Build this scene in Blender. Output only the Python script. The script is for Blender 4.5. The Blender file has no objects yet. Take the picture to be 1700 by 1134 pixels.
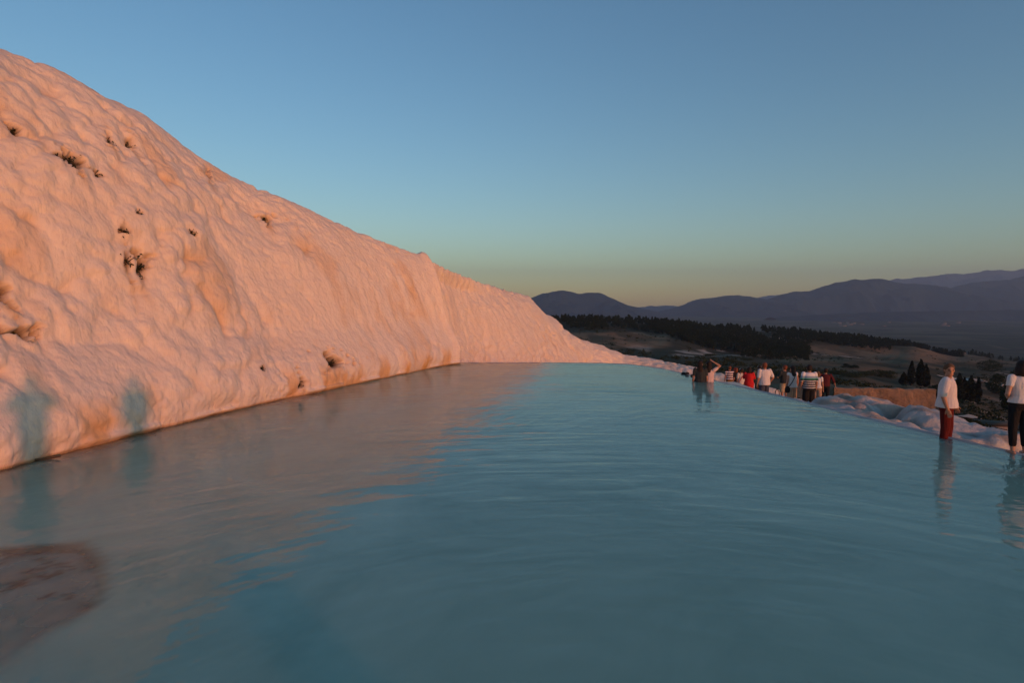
import bpy, bmesh, math, random
import numpy as np
from mathutils import Vector, Matrix

S = bpy.context.scene
COL = S.collection
R = math.radians

# ------------------------------------------------------------------ camera
F, CX, CY, HY, CAMH = 1000.0, 850.0, 567.0, 505.0, 2.55      # pixels of the 1700 px wide photograph
PITCH = math.atan((CY - HY) / F)
cam = bpy.data.objects.new("camera", bpy.data.cameras.new("camera"))
COL.objects.link(cam)
S.camera = cam
cam.data.sensor_width = 36.0
cam.data.lens = 36.0 * F / 1700.0
cam.data.clip_start = 0.05
cam.data.clip_end = 60000.0
cam.location = (0, 0, CAMH)
cam.rotation_euler = (R(90) - PITCH, 0, 0)

# ------------------------------------------------------------------ sky, sun, exposure
SUN_AZ, SUN_EL = 141.5, 5.5
world = bpy.data.worlds.new("World")
S.world = world
world.use_nodes = True
wn = world.node_tree
sky = wn.nodes.new('ShaderNodeTexSky')
sky.sky_type = 'NISHITA'
sky.sun_disc = False
sky.sun_elevation = R(SUN_EL)
sky.sun_rotation = R(SUN_AZ)
sky.altitude = 300
sky.air_density, sky.dust_density, sky.ozone_density = 1.10, 0.45, 2.4
hs = wn.nodes.new('ShaderNodeHueSaturation')
hs.inputs['Saturation'].default_value = 1.10
wn.links.new(sky.outputs[0], hs.inputs['Color'])
wn.links.new(hs.outputs[0], wn.nodes['Background'].inputs[0])
wn.nodes['Background'].inputs[1].default_value = 0.15
sun = bpy.data.objects.new("sun", bpy.data.lights.new("sun", 'SUN'))
COL.objects.link(sun)
sun.data.energy = 1.65
sun.data.color = (1.0, 0.28, 0.11)
sun.data.angle = R(1.0)
SUNDIR = Vector((math.sin(R(SUN_AZ)) * math.cos(R(SUN_EL)), math.cos(R(SUN_AZ)) * math.cos(R(SUN_EL)), math.sin(R(SUN_EL))))
sun.rotation_euler = SUNDIR.to_track_quat('Z', 'Y').to_euler()
S.view_settings.view_transform = 'Standard'
S.view_settings.look = 'None'
S.view_settings.exposure = 0.46
S.view_settings.gamma = 1.0
S.render.engine = 'CYCLES'
S.cycles.max_bounces = 6
S.cycles.volume_bounces = 0
S.cycles.transparent_max_bounces = 8
S.cycles.use_denoising = True
S.cycles.debug_use_compact_bvh = False

rng = np.random.default_rng(7)
random.seed(7)

# ------------------------------------------------------------------ helpers
CA, SA = math.cos(PITCH), math.sin(PITCH)


def ray(px, py):
    a, b = (px - CX) / F, (CY - py) / F
    return Vector((a, CA + b * SA, -SA + b * CA))


def at(px, py, Y):
    d = ray(px, py)
    t = Y / d.y
    return Vector((d.x * t, Y, CAMH + d.z * t))


def ground(px, py, z=0.0):
    d = ray(px, py)
    t = (z - CAMH) / d.z
    return Vector((d.x * t, d.y * t, z))


def project(P):
    P = np.asarray(P, float)
    x, y, z = P[..., 0], P[..., 1], P[..., 2] - CAMH
    dep = y * CA - z * SA
    up = y * SA + z * CA
    return CX + F * x / dep, CY - F * up / dep


def _hash(ix, iy, iz, seed):
    h = (ix.astype(np.int64) * 73856093) ^ (iy.astype(np.int64) * 19349663) ^ (iz.astype(np.int64) * 83492791) ^ (seed * 2654435761)
    h &= 0xffffffff
    h = ((h ^ (h >> 15)) * 2246822519) & 0xffffffff
    h = ((h ^ (h >> 13)) * 3266489917) & 0xffffffff
    return ((h ^ (h >> 16)) & 0xffffff) / float(0xffffff)


def vnoise(P, seed=0):
    i = np.floor(P).astype(np.int64)
    f = P - i
    f = f * f * f * (f * (f * 6 - 15) + 10)
    r = 0
    for dx in (0, 1):
        wx = f[:, 0] if dx else 1 - f[:, 0]
        for dy in (0, 1):
            wy = f[:, 1] if dy else 1 - f[:, 1]
            for dz in (0, 1):
                wz = f[:, 2] if dz else 1 - f[:, 2]
                r = r + wx * wy * wz * _hash(i[:, 0] + dx, i[:, 1] + dy, i[:, 2] + dz, seed)
    return r * 2 - 1


def fbm(P, seed=0, o=4, g=0.5):
    r, a, s = 0, 1.0, 1.0
    for k in range(o):
        r = r + a * vnoise(P * s + 17.3 * k, seed + k)
        a *= g
        s *= 2.03
    return r


def pillow(P, seed=0, k=7.0, drip=False):
    """soft cushions round scattered points: about 1 on a cushion, low in the creases"""
    i = np.floor(P).astype(np.int64)
    acc = 0
    for dx in (-1, 0, 1):
        for dy in (-1, 0, 1):
            for dz in (-1, 0, 1):
                cx, cy, cz = i[:, 0] + dx, i[:, 1] + dy, i[:, 2] + dz
                qx = P[:, 0] - cx - _hash(cx, cy, cz, seed)
                qy = P[:, 1] - cy - _hash(cx, cy, cz, seed + 1)
                qz = P[:, 2] - cz - _hash(cx, cy, cz, seed + 2)
                if drip:
                    qz = np.where(qz > 0, qz * 0.72, qz * 1.35)
                rr = 0.75 + 0.5 * _hash(cx, cy, cz, seed + 3)
                d2 = (qx * qx + qy * qy + qz * qz) / (rr * rr)
                acc = acc + np.exp(-k * d2)
    d2 = np.maximum(-np.log(acc + 1e-9) / k, 0)
    return 1.0 - np.minimum(d2, 1.2)


def smooth01(x):
    x = np.clip(x, 0, 1)
    return x * x * (3 - 2 * x)


def make_mesh(name, V, faces):
    V = np.asarray(V, np.float32).reshape(-1, 3)
    me = bpy.data.meshes.new(name)
    faces = np.asarray(faces, np.int32)
    n, k = faces.shape
    me.vertices.add(len(V))
    me.vertices.foreach_set('co', V.ravel())
    me.loops.add(n * k)
    me.loops.foreach_set('vertex_index', faces.ravel())
    me.polygons.add(n)
    me.polygons.foreach_set('loop_start', np.arange(0, n * k, k, dtype=np.int32))
    me.polygons.foreach_set('loop_total', np.full(n, k, np.int32))
    me.update(calc_edges=True)
    me.validate()
    return me


def grid_faces(nu, nv, flip=False):
    a = np.arange(nu * nv).reshape(nu, nv)
    q = np.stack([a[:-1, :-1], a[1:, :-1], a[1:, 1:], a[:-1, 1:]], -1).reshape(-1, 4)
    return q[:, ::-1] if flip else q


def smooth_shade(me):
    me.polygons.foreach_set('use_smooth', np.ones(len(me.polygons), bool))


def attr(me, name, v):
    a = me.attributes.new(name, 'FLOAT', 'POINT')
    a.data.foreach_set('value', np.asarray(v, np.float32).ravel())


def link(name, me, mat, parent=None, label=None, cat=None, group=None, kind=None, loc=None):
    o = bpy.data.objects.new(name, me)
    COL.objects.link(o)
    if me is not None and mat is not None and not me.materials:
        me.materials.append(mat)
    if parent is not None:
        o.parent = parent
    if loc is not None:
        o.location = loc
    for k, v in (('label', label), ('category', cat), ('group', group), ('kind', kind)):
        if v:
            o[k] = v
    return o


class NB:
    """small node-tree writer"""
    def __init__(s, name):
        s.m = bpy.data.materials.new(name)
        s.m.use_nodes = True
        s.t = s.m.node_tree
        s.p = s.t.nodes['Principled BSDF']
        s.out = s.t.nodes['Material Output']

    def n(s, kind, **kw):
        x = s.t.nodes.new('ShaderNode' + kind)
        for k, v in kw.items():
            if k.startswith('i_'):
                x.inputs[k[2:].replace('_', ' ')].default_value = v
            else:
                setattr(x, k, v)
        return x

    def l(s, a, b):
        s.t.links.new(a, b)

    def mix(s, fac, a, b, blend='MIX'):
        x = s.n('Mix', data_type='RGBA', blend_type=blend)
        for sock, v in ((x.inputs[0], fac), (x.inputs[6], a), (x.inputs[7], b)):
            if hasattr(v, 'links'):
                s.l(v, sock)
            else:
                sock.default_value = v if not isinstance(v, tuple) else (*v, 1.0)
        return x.outputs[2]

    def math(s, op, a, b=0.0):
        x = s.n('Math', operation=op)
        for sock, v in ((x.inputs[0], a), (x.inputs[1], b)):
            if hasattr(v, 'links'):
                s.l(v, sock)
            else:
                sock.default_value = v
        return x.outputs[0]

    def noise(s, scale, detail=4, co=None, rough=0.55, dist=0.0):
        x = s.n('TexNoise')
        x.inputs['Scale'].default_value = scale
        x.inputs['Detail'].default_value = detail
        x.inputs['Roughness'].default_value = rough
        x.inputs['Distortion'].default_value = dist
        if co is not None:
            s.l(co, x.inputs['Vector'])
        return x.outputs['Fac']

    def ramp(s, fac, pts, interp='LINEAR'):
        x = s.n('ValToRGB')
        x.color_ramp.interpolation = interp
        e = x.color_ramp.elements
        while len(e) < len(pts):
            e.new(0.5)
        for q, (pos, c) in zip(e, pts):
            q.position = pos
            q.color = (*c, 1.0) if isinstance(c, tuple) else (c, c, c, 1.0)
        s.l(fac, x.inputs[0])
        return x.outputs[0]

    def at(s, name):
        return s.n('Attribute', attribute_name=name).outputs['Fac']

    def bump(s, h, dist, strength=1.0, normal=None):
        x = s.n('Bump')
        x.inputs['Strength'].default_value = strength
        x.inputs['Distance'].default_value = dist
        s.l(h, x.inputs['Height'])
        if normal is not None:
            s.l(normal, x.inputs['Normal'])
        return x.outputs[0]

    def set(s, **kw):
        for k, v in kw.items():
            k = k.replace('_', ' ')
            if hasattr(v, 'links'):
                s.l(v, s.p.inputs[k])
            else:
                s.p.inputs[k].default_value = (*v, 1.0) if isinstance(v, tuple) and len(v) == 3 else v
        return s.m


def plain(name, col, rough=0.8, var=0.25, scale=6.0, bump=0.0):
    b = NB(name)
    co = b.n('TexCoord').outputs['Object']
    f = b.noise(scale, 4, co)
    c = b.mix(f, tuple(x * (1 - var) for x in col), tuple(min(1, x * (1 + var)) for x in col))
    b.set(Base_Color=c, Roughness=rough)
    b.p.inputs['Specular IOR Level'].default_value = 0.25
    if bump:
        b.set(Normal=b.bump(b.noise(scale * 4, 3, co), bump))
    return b.m


# ------------------------------------------------------------------ travertine
def travertine_material(name, tint=None):
    b = NB(name)
    g = b.n('NewGeometry').outputs['Position']
    n1 = b.noise(0.55, 5, g)
    n2 = b.noise(4.0, 5, g)
    c = b.mix(n1, (0.79, 0.69, 0.575), (0.69, 0.575, 0.465))
    c = b.mix(b.ramp(n2, [(0.35, 0.0), (0.75, 0.45)]), c, (0.66, 0.52, 0.41))
    if tint:
        c = b.mix(1.0, c, tint, 'MULTIPLY')
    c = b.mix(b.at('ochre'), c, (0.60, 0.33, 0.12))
    c = b.mix(b.at('stain_shade'), c, (0.045, 0.03, 0.018))  # dark brown for real stains and for shade painted into recesses
    h1 = b.noise(7.0, 3, g, 0.5)
    vs_ = b.n('TexVoronoi', feature='SMOOTH_F1')
    b.l(g, vs_.inputs['Vector'])
    vs_.inputs['Scale'].default_value = 8.0
    vs_.inputs['Smoothness'].default_value = 0.5
    mpr = b.n('Mapping')
    mpr.inputs['Scale'].default_value = (11, 11, 1.6)
    b.l(g, mpr.inputs[0])
    ribs = b.noise(1.0, 4, mpr.outputs[0], 0.6, 0.5)
    h = b.math('SUBTRACT', b.math('ADD', h1, b.math('MULTIPLY', ribs, 1.1)), b.math('MULTIPLY', vs_.outputs['Distance'], 0.8))
    h = b.math('ADD', h, b.math('MULTIPLY', b.noise(55.0, 3, g, 0.6), 0.25))
    b.set(Base_Color=c, Roughness=0.7, Normal=b.bump(h, 0.022))
    b.p.inputs['Specular IOR Level'].default_value = 0.3
    return b.m


M_TRAV = travertine_material('travertine')
M_TRAV_GREY = travertine_material('shaded_travertine', (0.62, 0.70, 0.80))  # same stone tinted cool grey, so the terraces' shade is in the colour

# ------------------------------------------------------------------ the cliff
base_keys = [  # t, X, Y, z of the foot
    (0, -10.4, -5, -0.8), (1, -9.4, 2, -0.8), (2, -8.7, 6, -0.8)]
for t, px, py in ((3, 0, 776), (4, 125, 745), (5, 250, 714), (6, 350, 691), (7, 450, 666), (8, 600, 635), (9, 700, 613), (10, 752, 603.5)):
    g = ground(px, py)
    base_keys.append((t, g.x, g.y, -0.8))
base_keys += [(11, -1.6, 29.5, -1.2), (12, 0.6, 34, -1.6), (13, 2.8, 39.5, -2.2), (14, 4.6, 43.5, -2.8), (15, 6.0, 46.5, -3.4),
              (16, 7.4, 49.0, -4.0), (17, 9.2, 50.6, -4.6), (18, 10.6, 50.6, -5.0), (19, 12.4, 49.2, -5.6), (20, 15.0, 47.4, -6.4),
              (21, 17.2, 45.6, -7.0), (22, 21.5, 42.5, -8.0)]
crest_px = [  # t, px, py, Y along the skyline
    (2, -330, 30, 10.5), (3, -160, 45, 12.4), (4, -20, 74, 14.0), (5, 90, 112, 15.4), (5.5, 175, 163, 16.4), (6, 245, 188, 17.4), (6.5, 320, 252, 18.5),
    (7, 395, 298, 19.7), (7.5, 480, 333, 21.2), (8, 545, 364, 22.4), (8.5, 600, 388, 23.6), (9, 640, 404, 24.6), (10, 705, 426, 26.6),
    (10.12, 712, 431, 27.0), (10.6, 735, 442, 28.6), (11, 765, 456, 31), (12, 815, 474, 36.2), (12.6, 845, 484, 39.5), (13, 866, 488, 42), (13.1, 876, 490, 43),
    (13.15, 879, 497, 43.4), (14, 900, 521, 46), (14.3, 917, 526, 47.2), (14.4, 920, 533, 47.6), (14.7, 927, 544, 48.4), (15, 942, 550, 49.4), (15.1, 944, 553, 49.6),
    (15.6, 962, 564, 51), (16, 975, 567, 52), (16.6, 1003, 573, 53), (16.7, 1005, 577, 53.1), (17, 1028, 584, 53.6), (17.1, 1030, 588, 53.7),
    (18, 1062, 592, 53.4), (19, 1105, 601, 52), (20, 1158, 611.5, 50), (21, 1213, 625, 48), (22, 1310, 652, 45)]
ck = [(0, -15.5, -4.0, 9.2), (1, -14.5, 3.0, 9.2)] + [(t, *at(px, py, Y)) for t, px, py, Y in crest_px]
bk, ck = np.array(base_keys, float), np.array(ck, float)
# denser where the camera is near: step in t proportional to distance over length
tt = np.linspace(0, 22, 6000)
bx = np.stack([np.interp(tt, bk[:, 0], bk[:, k]) for k in (1, 2, 3)], 1)
seg = np.linalg.norm(np.diff(bx, axis=0), axis=1)
dens = seg / np.maximum(np.linalg.norm(bx[1:], axis=1), 7.0)
cum = np.concatenate([[0], np.cumsum(dens)])
NU, NV, NCAP = 1000, 310, 26
T = np.interp(np.linspace(0, cum[-1], NU), cum, tt)


def sm(a, w):
    k = np.exp(-np.linspace(-2, 2, 2 * w + 1) ** 2)
    k /= k.sum()
    return np.convolve(np.pad(a, w, mode='edge'), k, 'valid')


B = np.stack([sm(np.interp(T, bk[:, 0], bk[:, k]), 22) for k in (1, 2, 3)], 1)
Cc = np.stack([np.interp(T, ck[:, 0], ck[:, k]) for k in (1, 2, 3)], 1)
Cs = np.stack([sm(Cc[:, k], 16) for k in range(3)], 1)
w = smooth01((T - 12.3) / 1.0)[:, None]
Cr = Cs * (1 - w) + np.stack([sm(Cc[:, k], 2) for k in range(3)], 1) * w
v = np.linspace(0, 1, NV)
hf = 0.55 * v + 0.45 * v ** 2.2
zf = 1 - (1 - v) ** 1.35
main = np.empty((NU, NV, 3))
main[:, :, :2] = B[:, None, :2] + (Cr - B)[:, None, :2] * hf[None, :, None]
main[:, :, 2] = B[:, None, 2] + (Cr - B)[:, None, 2] * zf[None, :]
back = (Cr - B)[:, :2]
back /= np.linalg.norm(back, axis=1)[:, None]
cap = np.empty((NU, NCAP, 3))
cv = (np.arange(1, NCAP + 1) / NCAP) ** 1.6
cap[:, :, :2] = Cr[:, None, :2] + back[:, None, :] * (9 * cv)[None, :, None]
cap[:, :, 2] = Cr[:, None, 2] - (0.9 * cv + 1.6 * cv ** 2)[None, :] * np.clip(np.linspace(1, 1, NU), 0, 1)[:, None]
G = np.concatenate([main, cap], 1)
du = np.gradient(G, axis=0)
dv = np.gradient(G, axis=1)
N = np.cross(du, dv)
N /= np.linalg.norm(N, axis=2)[:, :, None] + 1e-9
if N[200, 150, 0] < 0:
    N = -N
P = G.reshape(-1, 3)
wob = np.stack([fbm(P * 0.45, 11, 3), fbm(P * 0.45, 21, 3), fbm(P * 0.45, 31, 3)], 1)
Pw = P + 0.28 * wob
near = 1 - smooth01((np.repeat(T, NV + NCAP) - 5.8) / 3.0)      # bulbous near end, smoother farther on
far = smooth01((np.repeat(T, NV + NCAP) - 10.03) / 0.09)
hz = P[:, 2]
foot = 1 - smooth01((hz - 0.4) / 1.6)
lump = smooth01(0.5 + 1.3 * fbm(P * 0.28, 41, 2))
lumpB = smooth01(0.45 + 1.4 * fbm(P * 0.4 + 7.0, 43, 2))
p1 = pillow(Pw * np.array([0.55, 0.55, 0.62]), 51, 12.0, True)
p2 = pillow(Pw * np.array([1.15, 1.15, 1.05]) + 3.1, 61, 13.0, True)
p3 = pillow(Pw * np.array([2.5, 2.5, 2.0]) + 1.7, 71, 12.0, True)
p4 = pillow(Pw * np.array([5.6, 5.6, 4.6]) + 4.7, 76, 12.0, True)
flute = fbm(Pw * np.array([3.2, 3.2, 0.35]), 81, 3)
big = fbm(P * 0.22, 91, 2)
amp = 0.15 + 0.85 * near
crestf = np.tile(np.concatenate([1 - 0.65 * smooth01((v - 0.80) / 0.2), np.full(NCAP, 0.35)]), NU)
d = 0.24 * (p1 - 0.75) * amp * crestf + 0.27 * (p2 - 0.75) * crestf * (0.12 + 0.88 * np.maximum(near, foot)) * (0.35 + 0.65 * lump)
d += 0.19 * (p3 - 0.75) * (0.17 + 0.83 * np.maximum(near * 0.85, foot)) * (0.2 + 1.1 * lumpB)
d += 0.10 * (p4 - 0.75) * (0.30 + 0.70 * np.maximum(near * 0.5, foot)) * (0.3 + 0.7 * smooth01(0.5 + 1.2 * fbm(P * 0.6, 45, 2)))
d += 0.035 * flute * (1 - 0.75 * near) * (1 - foot * 0.6) * (1 + 1.0 * far)
d += 0.20 * big * (0.4 + 0.6 * near) * crestf
d += 0.40 * foot * (1 - far) * smooth01((hz + 0.6) / 1.0)                         # the foot swells out over the water
d -= 0.55 * crestf ** 2 * far * (1 - smooth01((np.repeat(T, NV + NCAP) - 11.0) / 1.5))      # the next buttress stands farther back
d += 0.10 * np.exp(-((hz - 0.02) / 0.05) ** 2) * smooth01(0.6 + 1.2 * fbm(P * 1.1, 47, 3)) * (1 - far)      # calcite lip at the waterline
ctk = np.repeat(T, NV + NCAP) - 10.06 - 0.05 * fbm(P * 0.5, 49, 3)
crack = np.exp(-(ctk / 0.05) ** 2) * smooth01((hz - 0.1) / 0.5)
d -= 0.34 * crack
d += 0.16 * np.exp(-((ctk + 0.13) / 0.08) ** 2)                                    # the crack between the two buttresses
d = d.reshape(NU, NV + NCAP)
fade = np.concatenate([np.ones(NV), 1 - 0.6 * cv])
d *= fade[None, :]
d *= np.clip((Cr[:, 2] - B[:, 2]) / 3.5, 0.35, 1)[:, None]

G1 = G + N * d[:, :, None]
PX, PY = project(G1[:, :NV])
PX = np.where(G1[:, :NV, 1] > 3, PX, -9999)
stain_shade = np.zeros((NU, NV + NCAP))
ochre = np.zeros((NU, NV + NCAP))
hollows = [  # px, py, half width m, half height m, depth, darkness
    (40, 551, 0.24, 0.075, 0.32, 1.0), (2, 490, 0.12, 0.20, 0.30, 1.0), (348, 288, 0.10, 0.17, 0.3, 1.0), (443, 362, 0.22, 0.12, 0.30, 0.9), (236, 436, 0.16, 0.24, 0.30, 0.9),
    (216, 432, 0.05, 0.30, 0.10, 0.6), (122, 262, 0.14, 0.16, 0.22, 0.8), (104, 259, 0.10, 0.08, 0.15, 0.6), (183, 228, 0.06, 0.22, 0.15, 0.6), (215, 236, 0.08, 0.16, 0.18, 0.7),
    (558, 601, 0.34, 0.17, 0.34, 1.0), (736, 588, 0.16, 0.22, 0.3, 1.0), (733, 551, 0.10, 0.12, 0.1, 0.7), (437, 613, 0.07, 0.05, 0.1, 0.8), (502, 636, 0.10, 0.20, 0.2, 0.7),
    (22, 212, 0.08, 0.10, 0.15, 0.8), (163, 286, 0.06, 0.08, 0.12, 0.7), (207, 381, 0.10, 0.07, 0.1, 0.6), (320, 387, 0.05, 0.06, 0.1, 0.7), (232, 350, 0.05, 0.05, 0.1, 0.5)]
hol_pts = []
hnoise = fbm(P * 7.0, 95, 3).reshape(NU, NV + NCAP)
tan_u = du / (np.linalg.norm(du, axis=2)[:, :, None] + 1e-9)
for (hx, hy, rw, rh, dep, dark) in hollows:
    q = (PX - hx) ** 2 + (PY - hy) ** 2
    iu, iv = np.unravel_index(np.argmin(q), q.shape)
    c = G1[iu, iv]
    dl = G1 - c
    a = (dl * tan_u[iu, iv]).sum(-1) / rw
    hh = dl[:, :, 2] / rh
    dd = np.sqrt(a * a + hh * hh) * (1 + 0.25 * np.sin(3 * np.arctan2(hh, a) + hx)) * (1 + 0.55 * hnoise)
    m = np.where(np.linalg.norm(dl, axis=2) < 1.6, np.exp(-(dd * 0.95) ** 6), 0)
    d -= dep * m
    stain_shade = np.maximum(stain_shade, min(1.0, dark * 1.25) * np.where(np.linalg.norm(dl, axis=2) < 1.6, np.exp(-(dd * 1.05) ** 6), 0))  # brown growth, plus the hollow's dark inside painted as colour
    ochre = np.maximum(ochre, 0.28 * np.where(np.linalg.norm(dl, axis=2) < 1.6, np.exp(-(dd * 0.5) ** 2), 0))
    hol_pts.append((hx, hy, iu, iv, rw, rh))
G1 = G + N * d[:, :, None]
P1 = G1.reshape(-1, 3)
oc = smooth01((fbm(P * np.array([1.4, 1.4, 0.6]), 101, 4) - 0.15) * 1.6) * (1 - smooth01((hz - 0.15) / 0.8)) * 0.8
oc += 0.35 * smooth01((fbm(P * np.array([0.9, 0.9, 0.35]), 111, 4) - 0.25) * 1.5)
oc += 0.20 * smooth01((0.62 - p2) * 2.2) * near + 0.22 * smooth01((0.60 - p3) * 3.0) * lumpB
oc = np.where(np.repeat(T, NV + NCAP) > 10.3, oc * 0.25, oc)
oc = np.maximum(oc, 0.75 * (1 - smooth01((P1[:, 2] - 0.02) / 0.07)) * (np.repeat(T, NV + NCAP) < 10.25))                  # stained crust along the waterline
ochre = np.clip(np.maximum(ochre.ravel(), oc), 0, 1)
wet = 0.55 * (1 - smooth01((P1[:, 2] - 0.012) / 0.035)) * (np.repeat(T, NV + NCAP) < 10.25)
stain_shade = np.maximum(stain_shade.ravel(), np.maximum(wet, 0.55 * crack))  # wet band is real; the crack's shade is painted in
for (hx, hy, iu, iv, rw, rh) in hol_pts:                                         # streaks washed down below the tufts
    if rh > 0.1 or hx == 216:
        dl = G1 - G1[iu, iv]
        aa = (dl * tan_u[iu, iv]).sum(-1) + 0.06 * np.sin(dl[:, :, 2] * 5 + hx)
        L_ = 5 * rh
        m = np.exp(-(aa / (0.05 + 0.35 * rw)) ** 2) * smooth01(-dl[:, :, 2] / 0.1) * smooth01((dl[:, :, 2] + L_) / L_) * (np.linalg.norm(dl, axis=2) < L_ + 0.3)
        ochre = np.maximum(ochre, 0.55 * m.ravel())
        stain_shade = np.maximum(stain_shade, 0.16 * m.ravel())
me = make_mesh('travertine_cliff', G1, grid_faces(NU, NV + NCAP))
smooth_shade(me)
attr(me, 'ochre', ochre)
attr(me, 'stain_shade', stain_shade)
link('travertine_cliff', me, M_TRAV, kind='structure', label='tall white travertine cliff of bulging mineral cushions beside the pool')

# ------------------------------------------------------------------ pool rim and the terraces below it
rim_px = [(1700, 755), (1640, 741), (1575, 727), (1500, 709), (1420, 690), (1340, 668.5), (1240, 644), (1160, 626), (1100, 612), (1050, 605), (1000, 602.7), (900, 602), (800, 602), (735, 602)]
rim = [(9.9, -14.0), (9.6, -6.0), (9.3, 1.0), (9.05, 6.0)] + [tuple(ground(*p)[:2]) for p in rim_px] + [(-6.5, 26.6)]
rim = np.array(rim)
sl = np.concatenate([[0], np.cumsum(np.linalg.norm(np.diff(rim, axis=0), axis=1))])
NR = 620
su = np.interp(np.linspace(0, 1, NR), np.linspace(0, 1, 400), np.interp(np.linspace(0, 1, 400), [0, .12, 0.8, 1], [0, 0.33, 0.82, 1])) * sl[-1]
RC = np.stack([sm(np.interp(su, sl, rim[:, k]), 9) for k in (0, 1)], 1)
tg = np.gradient(RC, axis=0)
tg /= np.linalg.norm(tg, axis=1)[:, None]
RN = np.stack([tg[:, 1], -tg[:, 0]], 1)                                         # outward
svals = np.concatenate([np.linspace(-1.2, -0.1, 10), np.linspace(-0.05, 1.5, 52), 1.5 + (np.linspace(0.02, 1, 100) ** 1.6) * 30])
NS = len(svals)
prof = {  # outside height against distance from the rim, by the rim's own distance from the camera
    'near': ([0, 0.3, 0.8, 1.5, 2.6, 5, 10, 32], [0, -0.07, -0.22, -0.55, -2.2, -5.5, -9, -20]),
    'mid': ([0, 0.3, 1.0, 2.0, 3.2, 4.2, 6, 10, 32], [0, -0.04, -0.14, -0.10, -0.22, -0.9, -2.6, -5.0, -14]),
    'far': ([0, 0.3, 1.0, 3.0, 6.0, 10, 16, 32], [0, -0.22, -0.85, -1.25, -1.7, -2.5, -3.6, -9]),
    'end': ([0, 0.3, 1.0, 3.0, 8.0, 16, 32], [0, -0.3, -1.2, -2.6, -4.5, -6.5, -9])}
ZP = {k: np.interp(svals, *p) for k, p in prof.items()}
yy = RC[:, 1]
wn_ = 1 - smooth01((yy - 11.2) / 1.2)
wf = smooth01((yy - 16.6) / 1.8)
wm = np.clip(1 - wn_ - wf, 0, 1)
we = smooth01((6.6 - RC[:, 0]) / 0.8) * (yy > 20)
we = sm(we, 6)
Z = (wn_[:, None] * ZP['near'] + wm[:, None] * ZP['mid'] + wf[:, None] * ZP['far']) * (1 - we[:, None]) + we[:, None] * ZP['end']
inner = svals < 0
Z[:, inner] = np.where(svals[inner] < 0, -0.012 - 0.24 * smooth01(-svals[inner] / 1.2), 0)[None, :]
TG = np.empty((NR, NS, 3))
TG[:, :, :2] = RC[:, None] + RN[:, None] * svals[None, :, None]
TG[:, :, 2] = Z
Pt = TG.reshape(-1, 3)
Pt2 = Pt * np.array([1, 1, 0.3])
sflat = np.tile(svals, NR)
outm = smooth01(sflat / 0.8)
lp = 0.42 * (pillow(Pt2 * 0.75, 201, 12.) - 0.8) + 0.26 * (pillow(Pt2 * 1.7 + 5, 211, 13.) - 0.8) + 0.11 * (pillow(Pt2 * 4.0 + 9, 221, 12.) - 0.8) + 0.10 * fbm(Pt * 0.5, 231, 3)
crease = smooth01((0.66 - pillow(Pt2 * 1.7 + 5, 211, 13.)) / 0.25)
lip = (0.03 * (pillow(Pt2 * 3.4 + 2, 241) - 0.55) + 0.012) * np.exp(-(sflat / 0.12) ** 2)
dz = lp * outm + lip * (1 - outm) * smooth01((sflat + 0.5) / 0.4)
TG[:, :, 2] += dz.reshape(NR, NS)
# the cleft between two mounds beyond the rim
for (px, py, Yc, r, h) in ((1466, 688, 14.8, 0.36, -1.1), (1450, 684, 14.5, 0.25, -0.8), (1482, 690, 15.4, 0.34, -0.8), (1490, 676, 16.2, 0.34, -0.7),
                           (1530, 690, 14.9, 0.75, 0.34), (1500, 668, 17.2, 1.5, 0.18), (1420, 668, 15.8, 0.6, 0.26)):
    c = at(px, py, Yc)
    rr = np.hypot(TG[:, :, 0] - c.x, TG[:, :, 1] - c.y) / r
    TG[:, :, 2] += h * np.exp(-rr ** 2) * outm.reshape(NR, NS)

# people: px, py of the crown of the head, distance, standing height.   feet follow from these
CROWD = {
    'maroon': (1371, 612, 28.0, 1.74), 'striped': (1344, 606.5, 21.2, 1.74), 'longhair': (1316, 608, 21.8, 1.64), 'khaki': (1303, 607, 27.5, 1.72), 'legs': (1358, 617, 26.0, 1.55),
    'white': (1270, 602.5, 23.6, 1.76), 'whitecap': (1261, 607.5, 27.0, 1.66), 'red': (1244, 610, 26.5, 1.62), 'strap': (1231, 612, 31.0, 1.66), 'redcap': (1222, 611, 33.5, 1.64), 'tallstripe': (1211.5, 608.5, 36.5, 1.74)}
FEET = {}
num = np.zeros((NR, NS))
den = np.zeros((NR, NS))
for k, (px, py, Y, h) in CROWD.items():
    p = at(px, py, Y)
    FEET[k] = Vector((p.x, p.y, p.z - h))
    q = np.hypot(TG[:, :, 0] - p.x, TG[:, :, 1] - p.y)
    z0 = TG[:, :, 2].ravel()[np.argmin(q)]
    ww = np.exp(-(q / 1.5) ** 2)
    flat = np.exp(-(q / 0.55) ** 4)
    num += ww * (p.z - h - z0)
    den += ww
    TG[:, :, 2] = TG[:, :, 2] * (1 - flat) + z0 * flat
corr = num / np.maximum(den, 0.35)
TG[:, :, 2] += corr * smooth01((svals - 0.5) / 0.9)[None, :]
for k, p in FEET.items():
    q = np.hypot(TG[:, :, 0] - p.x, TG[:, :, 1] - p.y)
    ww = np.exp(-(q / 0.5) ** 4)
    TG[:, :, 2] = TG[:, :, 2] * (1 - ww) + p.z * ww


def terrace_z(x, y):
    q = np.hypot(TG[:, :, 0] - x, TG[:, :, 1] - y)
    return float(TG[:, :, 2].ravel()[np.argmin(q)])


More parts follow.
